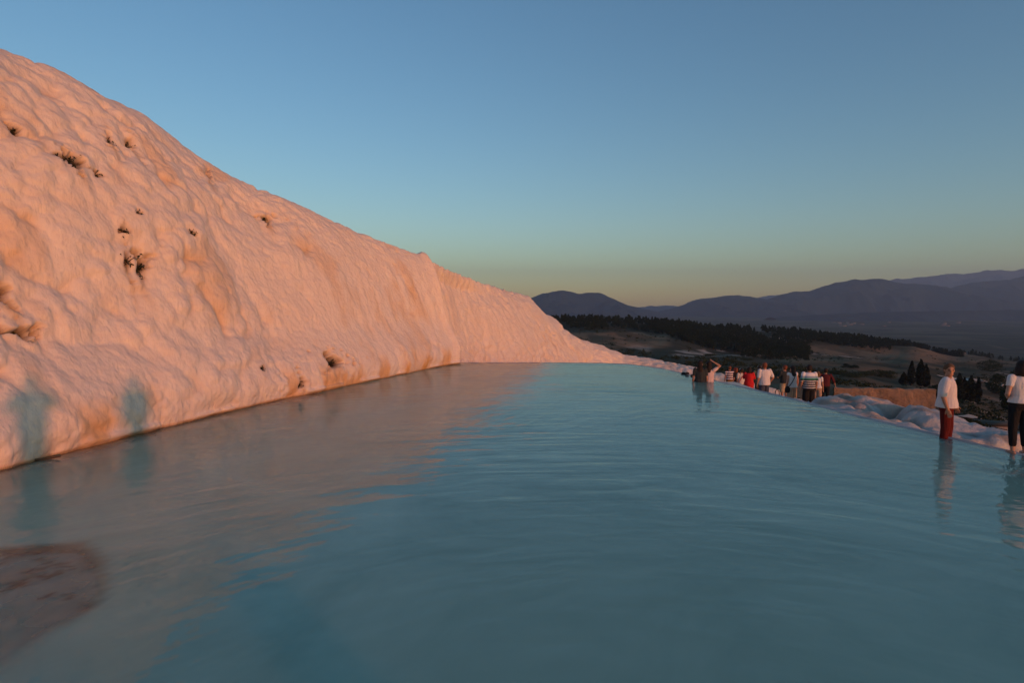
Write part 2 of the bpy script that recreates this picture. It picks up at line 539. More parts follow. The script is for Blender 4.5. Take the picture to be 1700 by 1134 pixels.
me = make_mesh('travertine_terrace', TG, grid_faces(NR, NS, True))
smooth_shade(me)
fl = TG.reshape(-1, 3)
attr(me, 'ochre', 0.35 * smooth01(fbm(fl * 0.8, 251, 4) * 1.2) * outm)
attr(me, 'stain_shade', 0.85 * np.exp(-((fl[:, 0] - at(1468, 688, 14.9).x) ** 2 + (fl[:, 1] - 14.9) ** 2) / 0.10) + (0.35 * smooth01((fbm(fl * 1.3, 261, 4) - 0.3) * 1.5) + 0.5 * crease) * outm)  # cleft and creases carry painted shade; the noise term is scattered staining
link('travertine_terrace', me, M_TRAV_GREY, kind='structure', label='white travertine rim and stepped terraces falling away outside the pool')

# ------------------------------------------------------------------ pool bed and water
poly = np.array([(-14, -14)] + [tuple(p) for p in RC] + [(-14, 26.6)])
RCd = RC[::4]


def rim_dist(X, Y):
    out = np.full(X.shape, 99.0)
    for p in RCd:
        out = np.minimum(out, np.hypot(X - p[0], Y - p[1]))
    return out


shelf_px = [(0, 912), (70, 906), (140, 900), (168, 930), (172, 975), (160, 1010), (110, 1040), (60, 1075), (0, 1125)]
shelf = np.array([tuple(ground(*p)[:2]) for p in shelf_px])


def seg_dist(X, Y, pts):
    best = np.full(X.shape, 99.0)
    for a, b in zip(pts[:-1], pts[1:]):
        ab = b - a
        t = np.clip(((X - a[0]) * ab[0] + (Y - a[1]) * ab[1]) / (ab @ ab), 0, 1)
        best = np.minimum(best, np.hypot(X - a[0] - t * ab[0], Y - a[1] - t * ab[1]))
    return best


def inside(X, Y, pts):
    r = np.zeros(X.shape, bool)
    n = len(pts)
    for i in range(n):
        (x0, y0), (x1, y1) = pts[i], pts[(i + 1) % n]
        if y0 != y1:
            r ^= ((y0 > Y) != (y1 > Y)) & (X < (x1 - x0) * (Y - y0) / (y1 - y0) + x0)
    return r


shelf_poly = np.concatenate([shelf, [(-9, shelf[-1][1] - 0.6), (-9, shelf[0][1])]])


def bed_depth(X, Y):
    rd = rim_dist(X, Y)
    z = -(0.20 + 0.5 * smooth01(rd / 4.0))
    sx = np.interp(Y, B[::-1, 1][::-1], B[:, 0]) if False else np.interp(Y, B[:, 1][:560], B[:, 0][:560])
    sd = X - sx
    z = np.maximum(z, -(0.05 + 0.20 * np.maximum(sd, 0)))
    pts = np.stack([X.ravel(), Y.ravel(), 0 * X.ravel()], 1)
    nz = fbm(pts * 0.55, 301, 4).reshape(X.shape)
    z += 0.10 * nz
    ins = inside(X, Y, shelf_poly)
    sdist = seg_dist(X, Y, shelf) * np.where(ins, 1, -1)
    sh = smooth01((sdist + 0.16 + 0.10 * nz) / 0.22)
    fine = fbm(pts * 4.0, 311, 4).reshape(X.shape)
    z = z * (1 - sh) + sh * (-0.058 + 0.03 * fine)
    # a rougher shallow patch towards the near end of the rim
    c = ground(1560, 900)
    z += 0.16 * np.exp(-(((X - c.x) / 1.6) ** 2 + ((Y - c.y) / 2.0) ** 2)) * (0.6 + 0.6 * nz)
    return np.minimum(z, -0.012), sdist, fine


gx, gy = np.meshgrid(np.linspace(-11.5, 9.9, 430), np.linspace(-1.0, 26.6, 560), indexing='ij')
bz, bs, bf = bed_depth(gx, gy)
rdist = rim_dist(gx, gy)
bz = np.where(inside(gx, gy, poly) & (rdist > 0.75), bz, -0.9)
me = make_mesh('pool_bed', np.stack([gx, gy, bz], -1), grid_faces(430, 560))
smooth_shade(me)
pf = np.stack([gx.ravel(), gy.ravel(), 0 * gx.ravel()], 1)
vein = 1 - np.abs(fbm(pf * np.array([2.2, 5.0, 1]), 331, 4)).reshape(gx.shape)
vein = smooth01((vein - 0.80) / 0.16)
band = 0.8 * np.exp(-((bs - 0.06) / 0.10) ** 2) * smooth01(0.5 + 1.2 * bf) + vein * np.exp(-((bs - 0.45) / 0.45) ** 2) * (gy > shelf[4][1] - 0.15)
st = np.clip(band * (bs > -0.3), 0, 1)
attr(me, 'stain_shade', 0.0 * st)
attr(me, 'rust', st)
b = NB('pool_bed')
c = b.mix(b.noise(1.5, 5, b.n('NewGeometry').outputs['Position']), (0.72, 0.60, 0.44), (0.86, 0.76, 0.60))
c = b.mix(b.at('rust'), c, (0.14, 0.048, 0.034))
b.set(Base_Color=c, Roughness=0.9)
link('pool_bed', me, b.m, kind='structure', label='pale mineral bed of the pool with a rust stained shelf')

wx, wy = np.meshgrid(np.linspace(-11.5, 9.9, 214), np.linspace(-1.0, 26.6, 277), indexing='ij')
wbz, _, _ = bed_depth(wx, wy)
# water: the sheet ends on the lip of the rim
ok = inside(wx, wy, poly)
idx = -np.ones(wx.size, int)
Vw = np.stack([wx, wy, 0 * wx], -1).reshape(-1, 3)
okf = ok.ravel()
rd = rim_dist(wx, wy).ravel()
keep = okf & (rd > 0.16)
fq = grid_faces(214, 277)
fq = fq[keep[fq].all(1)]
used = np.unique(fq)
remap = -np.ones(wx.size, int)
remap[used] = np.arange(len(used))
Vin = Vw[used]
din = wbz.ravel()[used]
# strip from a fixed inset of the rim line to the lip, welded visually by a slight overlap 1 mm lower
strip_s = np.linspace(-0.55, 0.02, 8)
SV = np.empty((NR, len(strip_s), 3))
SV[:, :, :2] = RC[:, None] + RN[:, None] * strip_s[None, :, None]
SV[:, :, 2] = -0.0015
SVf = SV.reshape(-1, 3)
Vall = np.concatenate([Vin, SVf])
depth = np.concatenate([-din, np.tile(0.012 + 0.24 * smooth01(-strip_s / 1.2), NR)])
Fall = np.concatenate([remap[fq], grid_faces(NR, len(strip_s), True) + len(Vin)])
me = make_mesh('water', Vall, Fall)
smooth_shade(me)
rdv = np.concatenate([rd[used], np.tile(np.abs(strip_s), NR)])
depth = np.where(rdv < 1.2, np.minimum(depth, 0.012 + 0.24 * smooth01(rdv / 1.2)), depth)
attr(me, 'clarity', np.exp(-5.2 * depth))
b = NB('milky_water')
g = b.n('NewGeometry').outputs['Position']
mp = b.n('Mapping')
mp.inputs['Location'].default_value = (-1.2, -1.0, 0)
b.l(g, mp.inputs[0])


def ripple(loc, kr, kt, detail):
    """uneven wavelets running out round a point"""
    m_ = b.n('Mapping')
    m_.inputs['Location'].default_value = loc
    b.l(g, m_.inputs[0])
    sp = b.n('SeparateXYZ')
    b.l(m_.outputs[0], sp.inputs[0])
    r_ = b.math('SQRT', b.math('ADD', b.math('MULTIPLY', sp.outputs[0], sp.outputs[0]), b.math('MULTIPLY', sp.outputs[1], sp.outputs[1])))
    th_ = b.math('ARCTAN2', sp.outputs[0], sp.outputs[1])
    cb_ = b.n('CombineXYZ')
    b.l(b.math('MULTIPLY', r_, kr), cb_.inputs[0])
    b.l(b.math('MULTIPLY', th_, kt), cb_.inputs[1])
    return b.noise(1.0, detail, cb_.outputs[0], 0.5, 0.4)


mp2 = b.n('Mapping')
mp2.inputs['Location'].default_value = (-6.5, 3.0, 0)
b.l(g, mp2.inputs[0])
rp1 = ripple((-1.2, -1.0, 0), 2.7, 4.5, 2)
rp2 = ripple((-7.5, -9.0, 0), 2.9, 6.0, 2)
msk = b.ramp(b.noise(0.16, 2, g), [(0.35, 0.12), (0.62, 1.0)])
msk2 = b.ramp(b.noise(0.23, 2, b.math('ADD', 0, 0) if False else mp2.outputs[0]), [(0.4, 0.1), (0.65, 1.0)])
h = b.math('ADD', b.math('MULTIPLY', rp1, msk), b.math('MULTIPLY', b.math('MULTIPLY', rp2, msk2), 0.6))
fine = b.noise(3.2, 2, g, 0.5)
h = b.math('ADD', h, b.math('MULTIPLY', fine, 0.22))
nrm = b.bump(h, 0.030)
cl = b.ramp(b.noise(0.42, 5, g, 0.6, 1.2), [(0.3, 0.0), (0.7, 1.0)])
col = b.mix(cl, (0.205, 0.390, 0.315), (0.285, 0.505, 0.410))
fr = b.n('Fresnel')
fr.inputs['IOR'].default_value = 1.333
tr = b.n('BsdfTransparent')
tr.inputs[0].default_value = (0.96, 0.98, 0.95, 1)
b.t.nodes.remove(b.p)
df = b.n('SubsurfaceScattering', falloff='BURLEY')                      # light spreads sideways in the cloudy water
b.l(col, df.inputs['Color'])
df.inputs['Radius'].default_value = (1.0, 1.0, 1.0)
df.inputs['Scale'].default_value = 0.7
gl = b.n('BsdfGlossy')
gl.inputs['Roughness'].default_value = 0.055
for q in (gl, fr):
    b.l(nrm, q.inputs['Normal'])
mx = b.n('MixShader')                                                   # milky body over the bed, by how shallow it is
b.l(b.at('clarity'), mx.inputs[0])
b.l(df.outputs[0], mx.inputs[1])
b.l(tr.outputs[0], mx.inputs[2])
mx2 = b.n('MixShader')
b.l(fr.outputs[0], mx2.inputs[0])
b.l(mx.outputs[0], mx2.inputs[1])
b.l(gl.outputs[0], mx2.inputs[2])
b.l(mx2.outputs[0], b.out.inputs['Surface'])
link('water', me, b.m, kind='structure', label='milky turquoise thermal water filling the pool')

# unseen bank, with narrow mounds added under the people to keep its shadow small
bx_, by_ = np.meshgrid(np.linspace(-12, 9.3, 214), np.linspace(-16, 2.6, 187), indexing='ij')
pp = np.stack([bx_.ravel(), by_.ravel(), 0 * bx_.ravel()], 1)
bzz = 0.06 + 0.87 * np.maximum.reduce([np.exp(-(np.hypot(bx_ - q, by_ - w) / r) ** 6) for q, w, r in ((0.55, -0.8, 0.30), (-0.15, -1.2, 0.30), (2.35, -0.55, 0.28))]) - 1.5 * smooth01((by_ - 0.6) / 1.9) + 0.02 * fbm(pp * 1.2, 321, 4).reshape(bx_.shape) - 3.0 * smooth01((bx_ - 7.5) / 1.8)
me = make_mesh('footpath', np.stack([bx_, by_, bzz], -1), grid_faces(214, 187))
smooth_shade(me)
attr(me, 'ochre', np.zeros(len(pp)))
attr(me, 'stain_shade', np.zeros(len(pp)))
link('footpath', me, M_TRAV, kind='structure', label='white travertine bank with added mounds above the near end of the pool')

# ------------------------------------------------------------------ the valley
cols = [300, 900, 1000, 1100, 1200, 1300, 1400, 1500, 1600, 1700, 2200]
dist = [20, 30, 60, 120, 200, 300, 420, 550, 700, 1000, 1500, 2500, 5000, 9000, 15000]
tab = {  # picture height of the ground along some bearings, by distance
    300: [700, 690, 650, 612, 592, 580, 560, 545, 535, 560, 575, 553.8],
    900: [700, 690, 650, 612, 592, 578, 553, 543, 535, 560, 575, 553.8],
    1000: [720, 700, 655, 618, 596, 579, 552, 544, 536, 560, 575, 553.8],
    1100: [740, 710, 660, 622, 600, 586, 566, 552, 541, 562, 575, 553.8],
    1200: [760, 720, 668, 628, 607, 594, 586, 566, 549, 566, 576, 553.8],
    1300: [780, 735, 680, 636, 617, 603, 592, 577, 555, 568, 577, 553.8],
    1400: [800, 755, 695, 652, 628, 608, 594, 584, 564, 572, 578, 553.8],
    1500: [830, 780, 715, 668, 644, 618, 603, 594, 577, 580, 580, 553.8],
    1600: [860, 820, 735, 694, 664, 636, 616, 606, 595, 590, 582, 553.8],
    1700: [900, 850, 760, 722, 682, 648, 624, 612, 604, 598, 585, 553.8],
    2200: [1000, 900, 790, 740, 695, 655, 630, 616, 606, 600, 586, 553.8]}
PLAIN = -119.5
ZT = np.zeros((len(cols), len(dist)))
for i, c in enumerate(cols):
    for j, D in enumerate(dist):
        ZT[i, j] = CAMH - (tab[c][j] - HY) / F * D if j < len(tab[c]) else PLAIN
LD = np.log(np.array(dist, float))


def terrain_base(X, Y):
    X, Y = np.asarray(X, float), np.asarray(Y, float)
    px = CX + F * X / np.maximum(Y, 1.0)
    ld = np.log(np.clip(Y, 20, 15000))
    fi = np.interp(px, cols, np.arange(len(cols)))
    fj = np.interp(ld, LD, np.arange(len(dist)))

    def cr(p0, p1, p2, p3, t):     # Catmull-Rom
        return p1 + 0.5 * t * (p2 - p0 + t * (2 * p0 - 5 * p1 + 4 * p2 - p3 + t * (3 * (p1 - p2) + p3 - p0)))
    i0 = np.clip(np.floor(fi).astype(int), 0, len(cols) - 2)
    j0 = np.clip(np.floor(fj).astype(int), 0, len(dist) - 2)
    ti, tj = smooth01(fi - i0), fj - j0
    r = []
    for k in (0, 1):
        row = ZT[i0 + k]if False else None
        g = lambda j: ZT[i0 + k, np.clip(j, 0, len(dist) - 1)]
        r.append(cr(g(j0 - 1), g(j0), g(j0 + 1), g(j0 + 2), tj))
    return r[0] * (1 - ti) + r[1] * ti


def terrain_z(X, Y):
    X, Y = np.atleast_1d(np.asarray(X, float)), np.atleast_1d(np.asarray(Y, float))
    z = terrain_base(X, Y)
    P = np.stack([X, Y, 0 * X], 1)
    a = np.clip(Y / 400.0, 0.1, 1) * (1 - smooth01((Y - 900) / 800))
    return z + 2.2 * a * fbm(P / 60.0, 401, 4) + 0.25 * np.clip(Y / 100, 0.3, 1) * (1 - smooth01((Y - 900) / 800)) * fbm(P / 7.0, 411, 3)


NA, ND = 620, 460
ang = np.concatenate([np.linspace(-1.1, -0.02, 70), np.linspace(0.0, 1.0, 480), np.linspace(1.03, 1.9, 70)])
dd_ = np.exp(np.linspace(math.log(22), math.log(15000), ND))
AX, AY = np.meshgrid(ang, dd_, indexing='ij')
TX, TY = AX * AY, AY
TZ = terrain_z(TX.ravel(), TY.ravel())
TP = np.stack([TX.ravel(), TY.ravel(), TZ], 1)
me = make_mesh('valley_ground', TP, grid_faces(NA, ND))
smooth_shade(me)
tpx, tpy = project(TP)
D_ = TP[:, 1]
nn = fbm(TP * np.array([1 / 45, 1 / 45, 0]), 421, 4)
n3 = fbm(TP * np.array([1 / 14, 1 / 30, 0]), 431, 4)


def zone(x0, x1, y0, y1, sx=25, sy=4):
    return smooth01((tpx - x0) / sx + 0.5 + 0.5 * n3) * smooth01((x1 - tpx) / sx + 0.5) * smooth01((tpy - y0) / sy + 0.5 + 0.5 * nn) * smooth01((y1 - tpy) / sy + 0.5)


drym = (0.35 + 0.65 * smooth01(0.6 + 1.3 * n3)) * np.maximum.reduce([zone(900, 1110, 552, 578), 0.9 * zone(1300, 1640, 574, 602), 0.6 * zone(1250, 1720, 598, 645) * smooth01(0.5 + nn), 0.5 * zone(1250, 1720, 640, 760) * smooth01(0.4 + n3)]) * (D_ < 900)
palem = np.maximum.reduce([0.8 * zone(1120, 1270, 581, 592, 20, 3) * smooth01(0.4 + n3), 0.5 * zone(1020, 1080, 574, 584) * smooth01(n3 * 1.5), 0.55 * zone(1600, 1730, 660, 735) * smooth01((n3 - 0.15) * 1.6)]) * (D_ < 600)
attr(me, 'dry', np.clip(drym, 0, 1))
attr(me, 'pale', np.clip(palem, 0, 1))
attr(me, 'plain', smooth01((D_ - 900) / 500))
b = NB('valley_ground')
g = b.n('NewGeometry').outputs['Position']
scrub = b.mix(b.noise(0.08, 6, g), (0.020, 0.024, 0.014), (0.058, 0.052, 0.030))
dry = b.mix(b.noise(0.03, 6, g), (0.15, 0.098, 0.055), (0.24, 0.165, 0.095))
c = b.mix(b.at('dry'), scrub, dry)
c = b.mix(b.at('pale'), c, (0.42, 0.37, 0.30))
vo = b.n('TexVoronoi')
mpv = b.n('Mapping')
mpv.inputs['Scale'].default_value = (1 / 330, 1 / 520, 1)
mpv.inputs['Rotation'].default_value = (0, 0, 0.5)
b.l(g, mpv.inputs[0])
b.l(mpv.outputs[0], vo.inputs['Vector'])
vo.inputs['Scale'].default_value = 1.0
fields = b.ramp(b.n('SeparateColor').outputs[0] if False else vo.outputs['Color'], [(0.2, (0.035, 0.045, 0.026)), (0.5, (0.060, 0.066, 0.036)), (0.72, (0.10, 0.088, 0.055)), (0.86, (0.030, 0.038, 0.024)), (0.95, (0.16, 0.13, 0.085))])
fields = b.mix(b.ramp(b.noise(0.006, 6, g), [(0.45, 0.0), (0.6, 1.0)]), fields, (0.028, 0.034, 0.022))
c = b.mix(b.at('plain'), c, fields)
b.set(Base_Color=c, Roughness=1.0)
b.p.inputs['Specular IOR Level'].default_value = 0.1
link('valley_ground', me, b.m, kind='structure', label='dim hillside and wide farmed plain below the terraces')


# roads and tracks laid on the ground
def strip(name, pts, width, mat, label, lift=0.15, n=60):
    """pts: (px, py, distance) - turned into ground positions"""
    W = []
    for px, Y in pts:
        W.append(((px - CX) / F * Y, Y))
    W = np.array(W)
    s = np.concatenate([[0], np.cumsum(np.linalg.norm(np.diff(W, axis=0), axis=1))])
    u = np.linspace(0, s[-1], n)
    C_ = np.stack([sm(np.interp(u, s, W[:, k]), 3) for k in (0, 1)], 1)
    t = np.gradient(C_, axis=0)
    t /= np.linalg.norm(t, axis=1)[:, None]
    nr = np.stack([t[:, 1], -t[:, 0]], 1)
    offs = np.linspace(-0.5, 0.5, 5) * width
    V = np.empty((n, 5, 3))
    V[:, :, :2] = C_[:, None] + nr[:, None] * offs[None, :, None]
    V[:, :, 2] = terrain_z(V[:, :, 0].ravel(), V[:, :, 1].ravel()).reshape(n, 5) + lift
    V[:, :, 2] += 0
    me = make_mesh(name, V, grid_faces(n, 5))
    smooth_shade(me)
    return link(name, me, mat, kind='structure', label=label)


M_DIRT = plain('pale_dirt', (0.46, 0.37, 0.28), 0.95, 0.2, 0.3)
strip('dirt_road', [(1278, 640), (1305, 600), (1335, 545), (1350, 505), (1395, 480), (1470, 470), (1560, 455), (1640, 430), (1760, 400)], 4.5, M_DIRT, 'pale dirt road winding across the dry field', 0.5, 120)
strip('footpath', [(1575, 118), (1610, 122), (1645, 128), (1700, 140), (1790, 150)], 2.2, M_DIRT, 'narrow pale track on the slope below the pool', 0.25, 60)
strip('dirt_road', [(1560, 330), (1640, 322), (1720, 318), (1800, 315)], 7.0, M_DIRT, 'pale parking strip beside the cars in the valley', 0.4, 60)
strip('footpath', [(1640, 76), (1680, 79), (1720, 84), (1800, 90)], 1.8, M_DIRT, 'short pale path by the round bushes', 0.2, 40)

# ------------------------------------------------------------------ mountains
b = NB('mountain')
g = b.n('NewGeometry').outputs['Position']
c = b.mix(b.noise(0.0016, 6, g), (0.014, 0.036, 0.050), (0.034, 0.058, 0.072))
b.set(Base_Color=c, Roughness=1.0)
b.p.inputs['Specular IOR Level'].default_value = 0.05
M_MOUNT = b.m


def mountain(pts, D, depth, seed, label, base=PLAIN - 25):
    pts = np.array(pts, float)
    n, m = 420, 70
    px = np.linspace(pts[0, 0], pts[-1, 0], n)
    py = np.interp(px, pts[:, 0], pts[:, 1])
    py = sm(py, 4) + 0.5 * fbm(np.stack([px / 9.0, 0 * px, 0 * px], 1), seed + 3, 4)
    top = CAMH - (py - HY) / F * D
    X0 = (px - CX) / F
    vv = np.linspace(-1, 1, m)
    V = np.empty((n, m, 3))
    Yv = D + vv * depth
    V[:, :, 1] = Yv[None, :]
    V[:, :, 0] = X0[:, None] * D + 0 * Yv[None, :]
    pr = (1 - np.abs(vv)) ** 1.25
    P = V.reshape(-1, 3) * np.array([1, 1, 0])
    rid = (1 - np.abs(fbm(P / 850.0, seed, 5, 0.55))).reshape(n, m)
    bump_ = (rid - 0.75) * 0.95
    hgt = np.maximum(top - base, 0)[:, None]
    w_ = (1 - np.abs(vv))[None, :] * np.abs(vv)[None, :] * 4
    V[:, :, 2] = base + hgt * np.clip(pr[None, :] + bump_ * w_ * 0.75, 0, 1.0) + hgt * 0.012 * (fbm(P / 150.0, seed + 9, 3).reshape(n, m)) * pr[None, :]
    me = make_mesh('mountain', V, grid_faces(n, m))
    smooth_shade(me)
    link('mountain', me, M_MOUNT, kind='structure', label=label)


mountain([(640, 520), (760, 505), (850, 500), (880, 495), (900, 487), (918, 484), (936, 481.5), (950, 484), (962, 486.5), (975, 485), (993, 485), (1003, 489), (1020, 497), (1042, 507), (1075, 514), (1110, 521)], 6300, 1450, 501, 'flat topped blue mountain beyond the end of the cliff')
mountain([(1010, 520), (1050, 510.5), (1080, 508), (1105, 507), (1140, 509), (1220, 512), (1290, 518)], 10500, 1900, 511, 'low far ridge in the gap between the mountains')
mountain([(1080, 521), (1110, 512), (1135, 506), (1158, 496), (1180, 494), (1200, 490.5), (1225, 489), (1240, 491), (1275, 497), (1292, 490), (1320, 482.5), (1345, 481), (1365, 473), (1385, 467), (1415, 463.5), (1425, 464), (1455, 462), (1480, 465), (1500, 469), (1525, 470), (1555, 475), (1575, 478.5), (1620, 490), (1700, 505), (1760, 519)], 6900, 1500, 521, 'broad blue mountain with several rounded summits')
mountain([(1500, 519), (1560, 488), (1577, 478), (1610, 468), (1645, 464.5), (1672, 464), (1690, 459), (1720, 452), (1800, 440), (1950, 448), (2200, 470), (2500, 515)], 7400, 1450, 531, 'blue mountain shoulder rising past the broad one')
mountain([(1180, 515), (1270, 491), (1290, 489), (1330, 486), (1420, 478), (1480, 462), (1520, 458), (1560, 455.5), (1600, 452), (1650, 447), (1700, 444), (1800, 440), (1900, 465), (2000, 510)], 12500, 2000, 541, 'pale farthest ridge behind the blue mountains')
# low dark swell of wooded foothill in front of the mountain feet
mountain([(1280, 527), (1360, 522), (1440, 518), (1500, 517), (1600, 515), (1750, 512.5), (2000, 511), (2400, 518)], 4600, 500, 551, 'low dark foothill along the far edge of the plain')

# ------------------------------------------------------------------ foliage
def leaf_mat(name, a, bcol):
    b = NB(name)
    info = b.n('ObjectInfo').outputs['Random']
    g = b.n('NewGeometry').outputs['Position']
    f = b.noise(0.9, 3, g)
    c = b.mix(f, a, bcol)
    c = b.mix(b.math('MULTIPLY', info, 0.35), c, tuple(x * 0.6 for x in a))
    b.set(Base_Color=c, Roughness=0.9)
    b.p.inputs['Specular IOR Level'].default_value = 0.1
    return b.m


M_PINE = leaf_mat('pine_foliage', (0.012, 0.026, 0.016), (0.026, 0.044, 0.024))
M_CYP = leaf_mat('cypress_foliage', (0.010, 0.014, 0.010), (0.022, 0.028, 0.016))
M_BUSH = leaf_mat('bush_foliage', (0.020, 0.032, 0.015), (0.042, 0.056, 0.026))
M_BARK = plain('bark', (0.07, 0.048, 0.034), 0.95, 0.3, 8)


def leaf_cloud(n, shape, size, seed, clumps=9):
    """n small leaf blades in clumps inside a crown; shape(u) gives crown radius by height 0..1"""
    r = np.random.default_rng(seed)
    cz = r.uniform(0.02, 0.98, clumps)
    ca = r.uniform(0, 2 * np.pi, clumps)
    cr_ = np.array([shape(z) for z in cz]) * r.uniform(0.35, 0.85, clumps)
    cc = np.stack([cr_ * np.cos(ca), cr_ * np.sin(ca), cz], 1)
    k = r.integers(0, clumps, n)
    sp = np.array([shape(z) for z in cz])[k] * 0.55
    p = r.normal(size=(n, 3)) * np.stack([sp, sp, 0.10 + 0 * sp], 1) * 0.62 + cc[k]
    lim = np.array([shape(z) for z in np.clip(p[:, 2], 0, 1)])
    rad = np.hypot(p[:, 0], p[:, 1]) + 1e-6
    f = np.minimum(1, (lim * (0.85 + 0.35 * r.random(n))) / rad)
    p[:, 0] *= f
    p[:, 1] *= f
    p[:, 2] = np.clip(p[:, 2], 0, 1.04)
    return p, r


def crown_mesh(name, n, shape, H, W, size, seed, clumps=9, z0=0.0):
    p, r = leaf_cloud(n, shape, size, seed, clumps)
    p = p * np.array([W, W, H]) + np.array([0, 0, z0])
    a = r.normal(size=(n, 3))
    a /= np.linalg.norm(a, axis=1)[:, None]
    bb = np.cross(a, r.normal(size=(n, 3)))
    bb /= np.linalg.norm(bb, axis=1)[:, None]
    s = size * (0.6 + 0.8 * r.random(n))[:, None]
    V = np.stack([p - a * s, p + bb * s * 0.55, p + a * s, p - bb * s * 0.55], 1).reshape(-1, 3)
    return make_mesh(name, V, np.arange(4 * n).reshape(-1, 4))


def trunk_mesh(name, H, r0, r1, seed=0, limbs=3, n=7):
    r = np.random.default_rng(seed)
    V, Fs = [], []

    def tube(a, b, ra, rb, k=4):
        a, b = np.array(a, float), np.array(b, float)
        ax = (b - a) / np.linalg.norm(b - a)
        o = np.cross(ax, [0.3, 0.9, 0.2])
        o /= np.linalg.norm(o)
        q = np.cross(ax, o)
        st = len(V)
        for i in range(k):
            t = i / (k - 1)
            c = a + (b - a) * t + (r.normal(size=3) * ra * 0.25 if 0 < i < k - 1 else 0)
            rr = ra + (rb - ra) * t
            for j in range(n):
                th = 2 * math.pi * j / n
                V.append(c + rr * (math.cos(th) * o + math.sin(th) * q))
        for i in range(k - 1):
            for j in range(n):
                Fs.append((st + i * n + j, st + i * n + (j + 1) % n, st + (i + 1) * n + (j + 1) % n, st + (i + 1) * n + j))
    tube((0, 0, -0.4), (r.normal() * 0.02 * H, r.normal() * 0.02 * H, H), r0, r1, 5)
    for i in range(limbs):
        z = H * r.uniform(0.4, 0.85)
        th = r.uniform(0, 6.28)
        L = H * r.uniform(0.18, 0.3)
        tube((0, 0, z), (L * math.cos(th), L * math.sin(th), z + L * 0.7), r0 * 0.45, r1 * 0.6, 3)
    return make_mesh(name, V, Fs)


pine_shape = lambda u: max(0.05, 0.95 * math.sin(math.pi * min(1, 0.12 + 0.88 * u) ** 0.8) ** 0.7)
cone_shape = lambda u: max(0.04, (1 - u) ** 0.75 * (0.5 + 0.5 * min(1, u * 6)))
round_shape = lambda u: max(0.06, math.sqrt(max(0.0, 1 - (2 * u - 1) ** 2)))
cyp_shape = lambda u: max(0.05, (min(1, u * 5) ** 0.6) * (1 - u ** 2.2) ** 0.75)

pine_v = []
for k in range(5):
    sh = cone_shape if k % 2 else pine_shape
    cm = crown_mesh('crown', 420, sh, 6.4, 2.3 if k % 2 else 2.7, 0.42, 600 + k, 12, 1.3)
    tm = trunk_mesh('trunk', 6.6, 0.17, 0.04, 620 + k, 3, 6)
    pine_v.append((cm, tm))

# woods on the spurs: sample ground positions zone by zone
def tree_spots(n, px0, px1, Y0, Y1, seed, cond=None):
    r = np.random.default_rng(seed)
    Y = r.uniform(Y0, Y1, n * 3)
    px = r.uniform(px0, px1, n * 3)
    X = (px - CX) / F * Y
    P = np.stack([X, Y, 0 * X], 1)
    keep = fbm(P / 55.0, seed, 3) > -0.25
    if cond is not None:
        keep &= cond(px, Y)
    return np.stack([X, Y, terrain_z(X, Y)], 1)[keep][:n]


spots = np.concatenate([
    tree_spots(380, 905, 1110, 540, 740, 701),
    tree_spots(1050, 1085, 1345, 430, 730, 702, lambda p, Y: Y > 455 - (p - 1100) * 0.10 + np.where(p < 1110, 90, 0)),
    tree_spots(480, 1330, 1480, 610, 760, 703),
    tree_spots(360, 1470, 1600, 640, 790, 704),
    tree_spots(60, 1590, 1720, 760, 1000, 705),
    tree_spots(45, 1180, 1345, 330, 430, 706, lambda p, Y: p > 1230),
])
tsz = np.random.default_rng(5).uniform(0.6, 1.12, len(spots))
tsz *= np.where(spots[:, 1] < 430, 0.7, 1.0)
rot = np.random.default_rng(6).uniform(0, 6.28, len(spots))
order = np.argsort(spots[:, 1])
indiv = order[:170]
rest = order[170:]
for q, i in enumerate(indiv):
    cm, tm = pine_v[q % 5]
    e = link('pine_tree', None, None, label='dark pine at the front edge of the wood on the spur', cat='tree', group='pines along the front of the wood')
    e.location = spots[i]
    e.scale = (tsz[i],) * 3
    e.rotation_euler = (0, 0, rot[i])
    link('crown', cm, M_PINE, e)
    link('trunk', tm, M_BARK, e)
vs, fs, off = [], [], 0
for q, i in enumerate(rest):
    cm = pine_v[q % 5][0]
    key = q % 5
    co = np.empty(len(cm.vertices) * 3, np.float32)
    cm.vertices.foreach_get('co', co)
    co = co.reshape(-1, 4, 3)[::2].reshape(-1, 3) * tsz[i]
    c_, s_ = math.cos(rot[i]), math.sin(rot[i])
    ctr = co.reshape(-1, 4, 3).mean(1, keepdims=True)
    co = ((co.reshape(-1, 4, 3) - ctr) * 1.45 + ctr).reshape(-1, 3)
    co = np.stack([co[:, 0] * c_ - co[:, 1] * s_, co[:, 0] * s_ + co[:, 1] * c_, co[:, 2]], 1) + spots[i]
    vs.append(co)
    fs.append(np.arange(len(co)).reshape(-1, 4) + off)
    off += len(co)
me = make_mesh('pine_wood', np.concatenate(vs), np.concatenate(fs))
link('pine_wood', me, M_PINE, kind='stuff', label='dark mass of pine wood covering the spurs below the mountains', cat='wood')


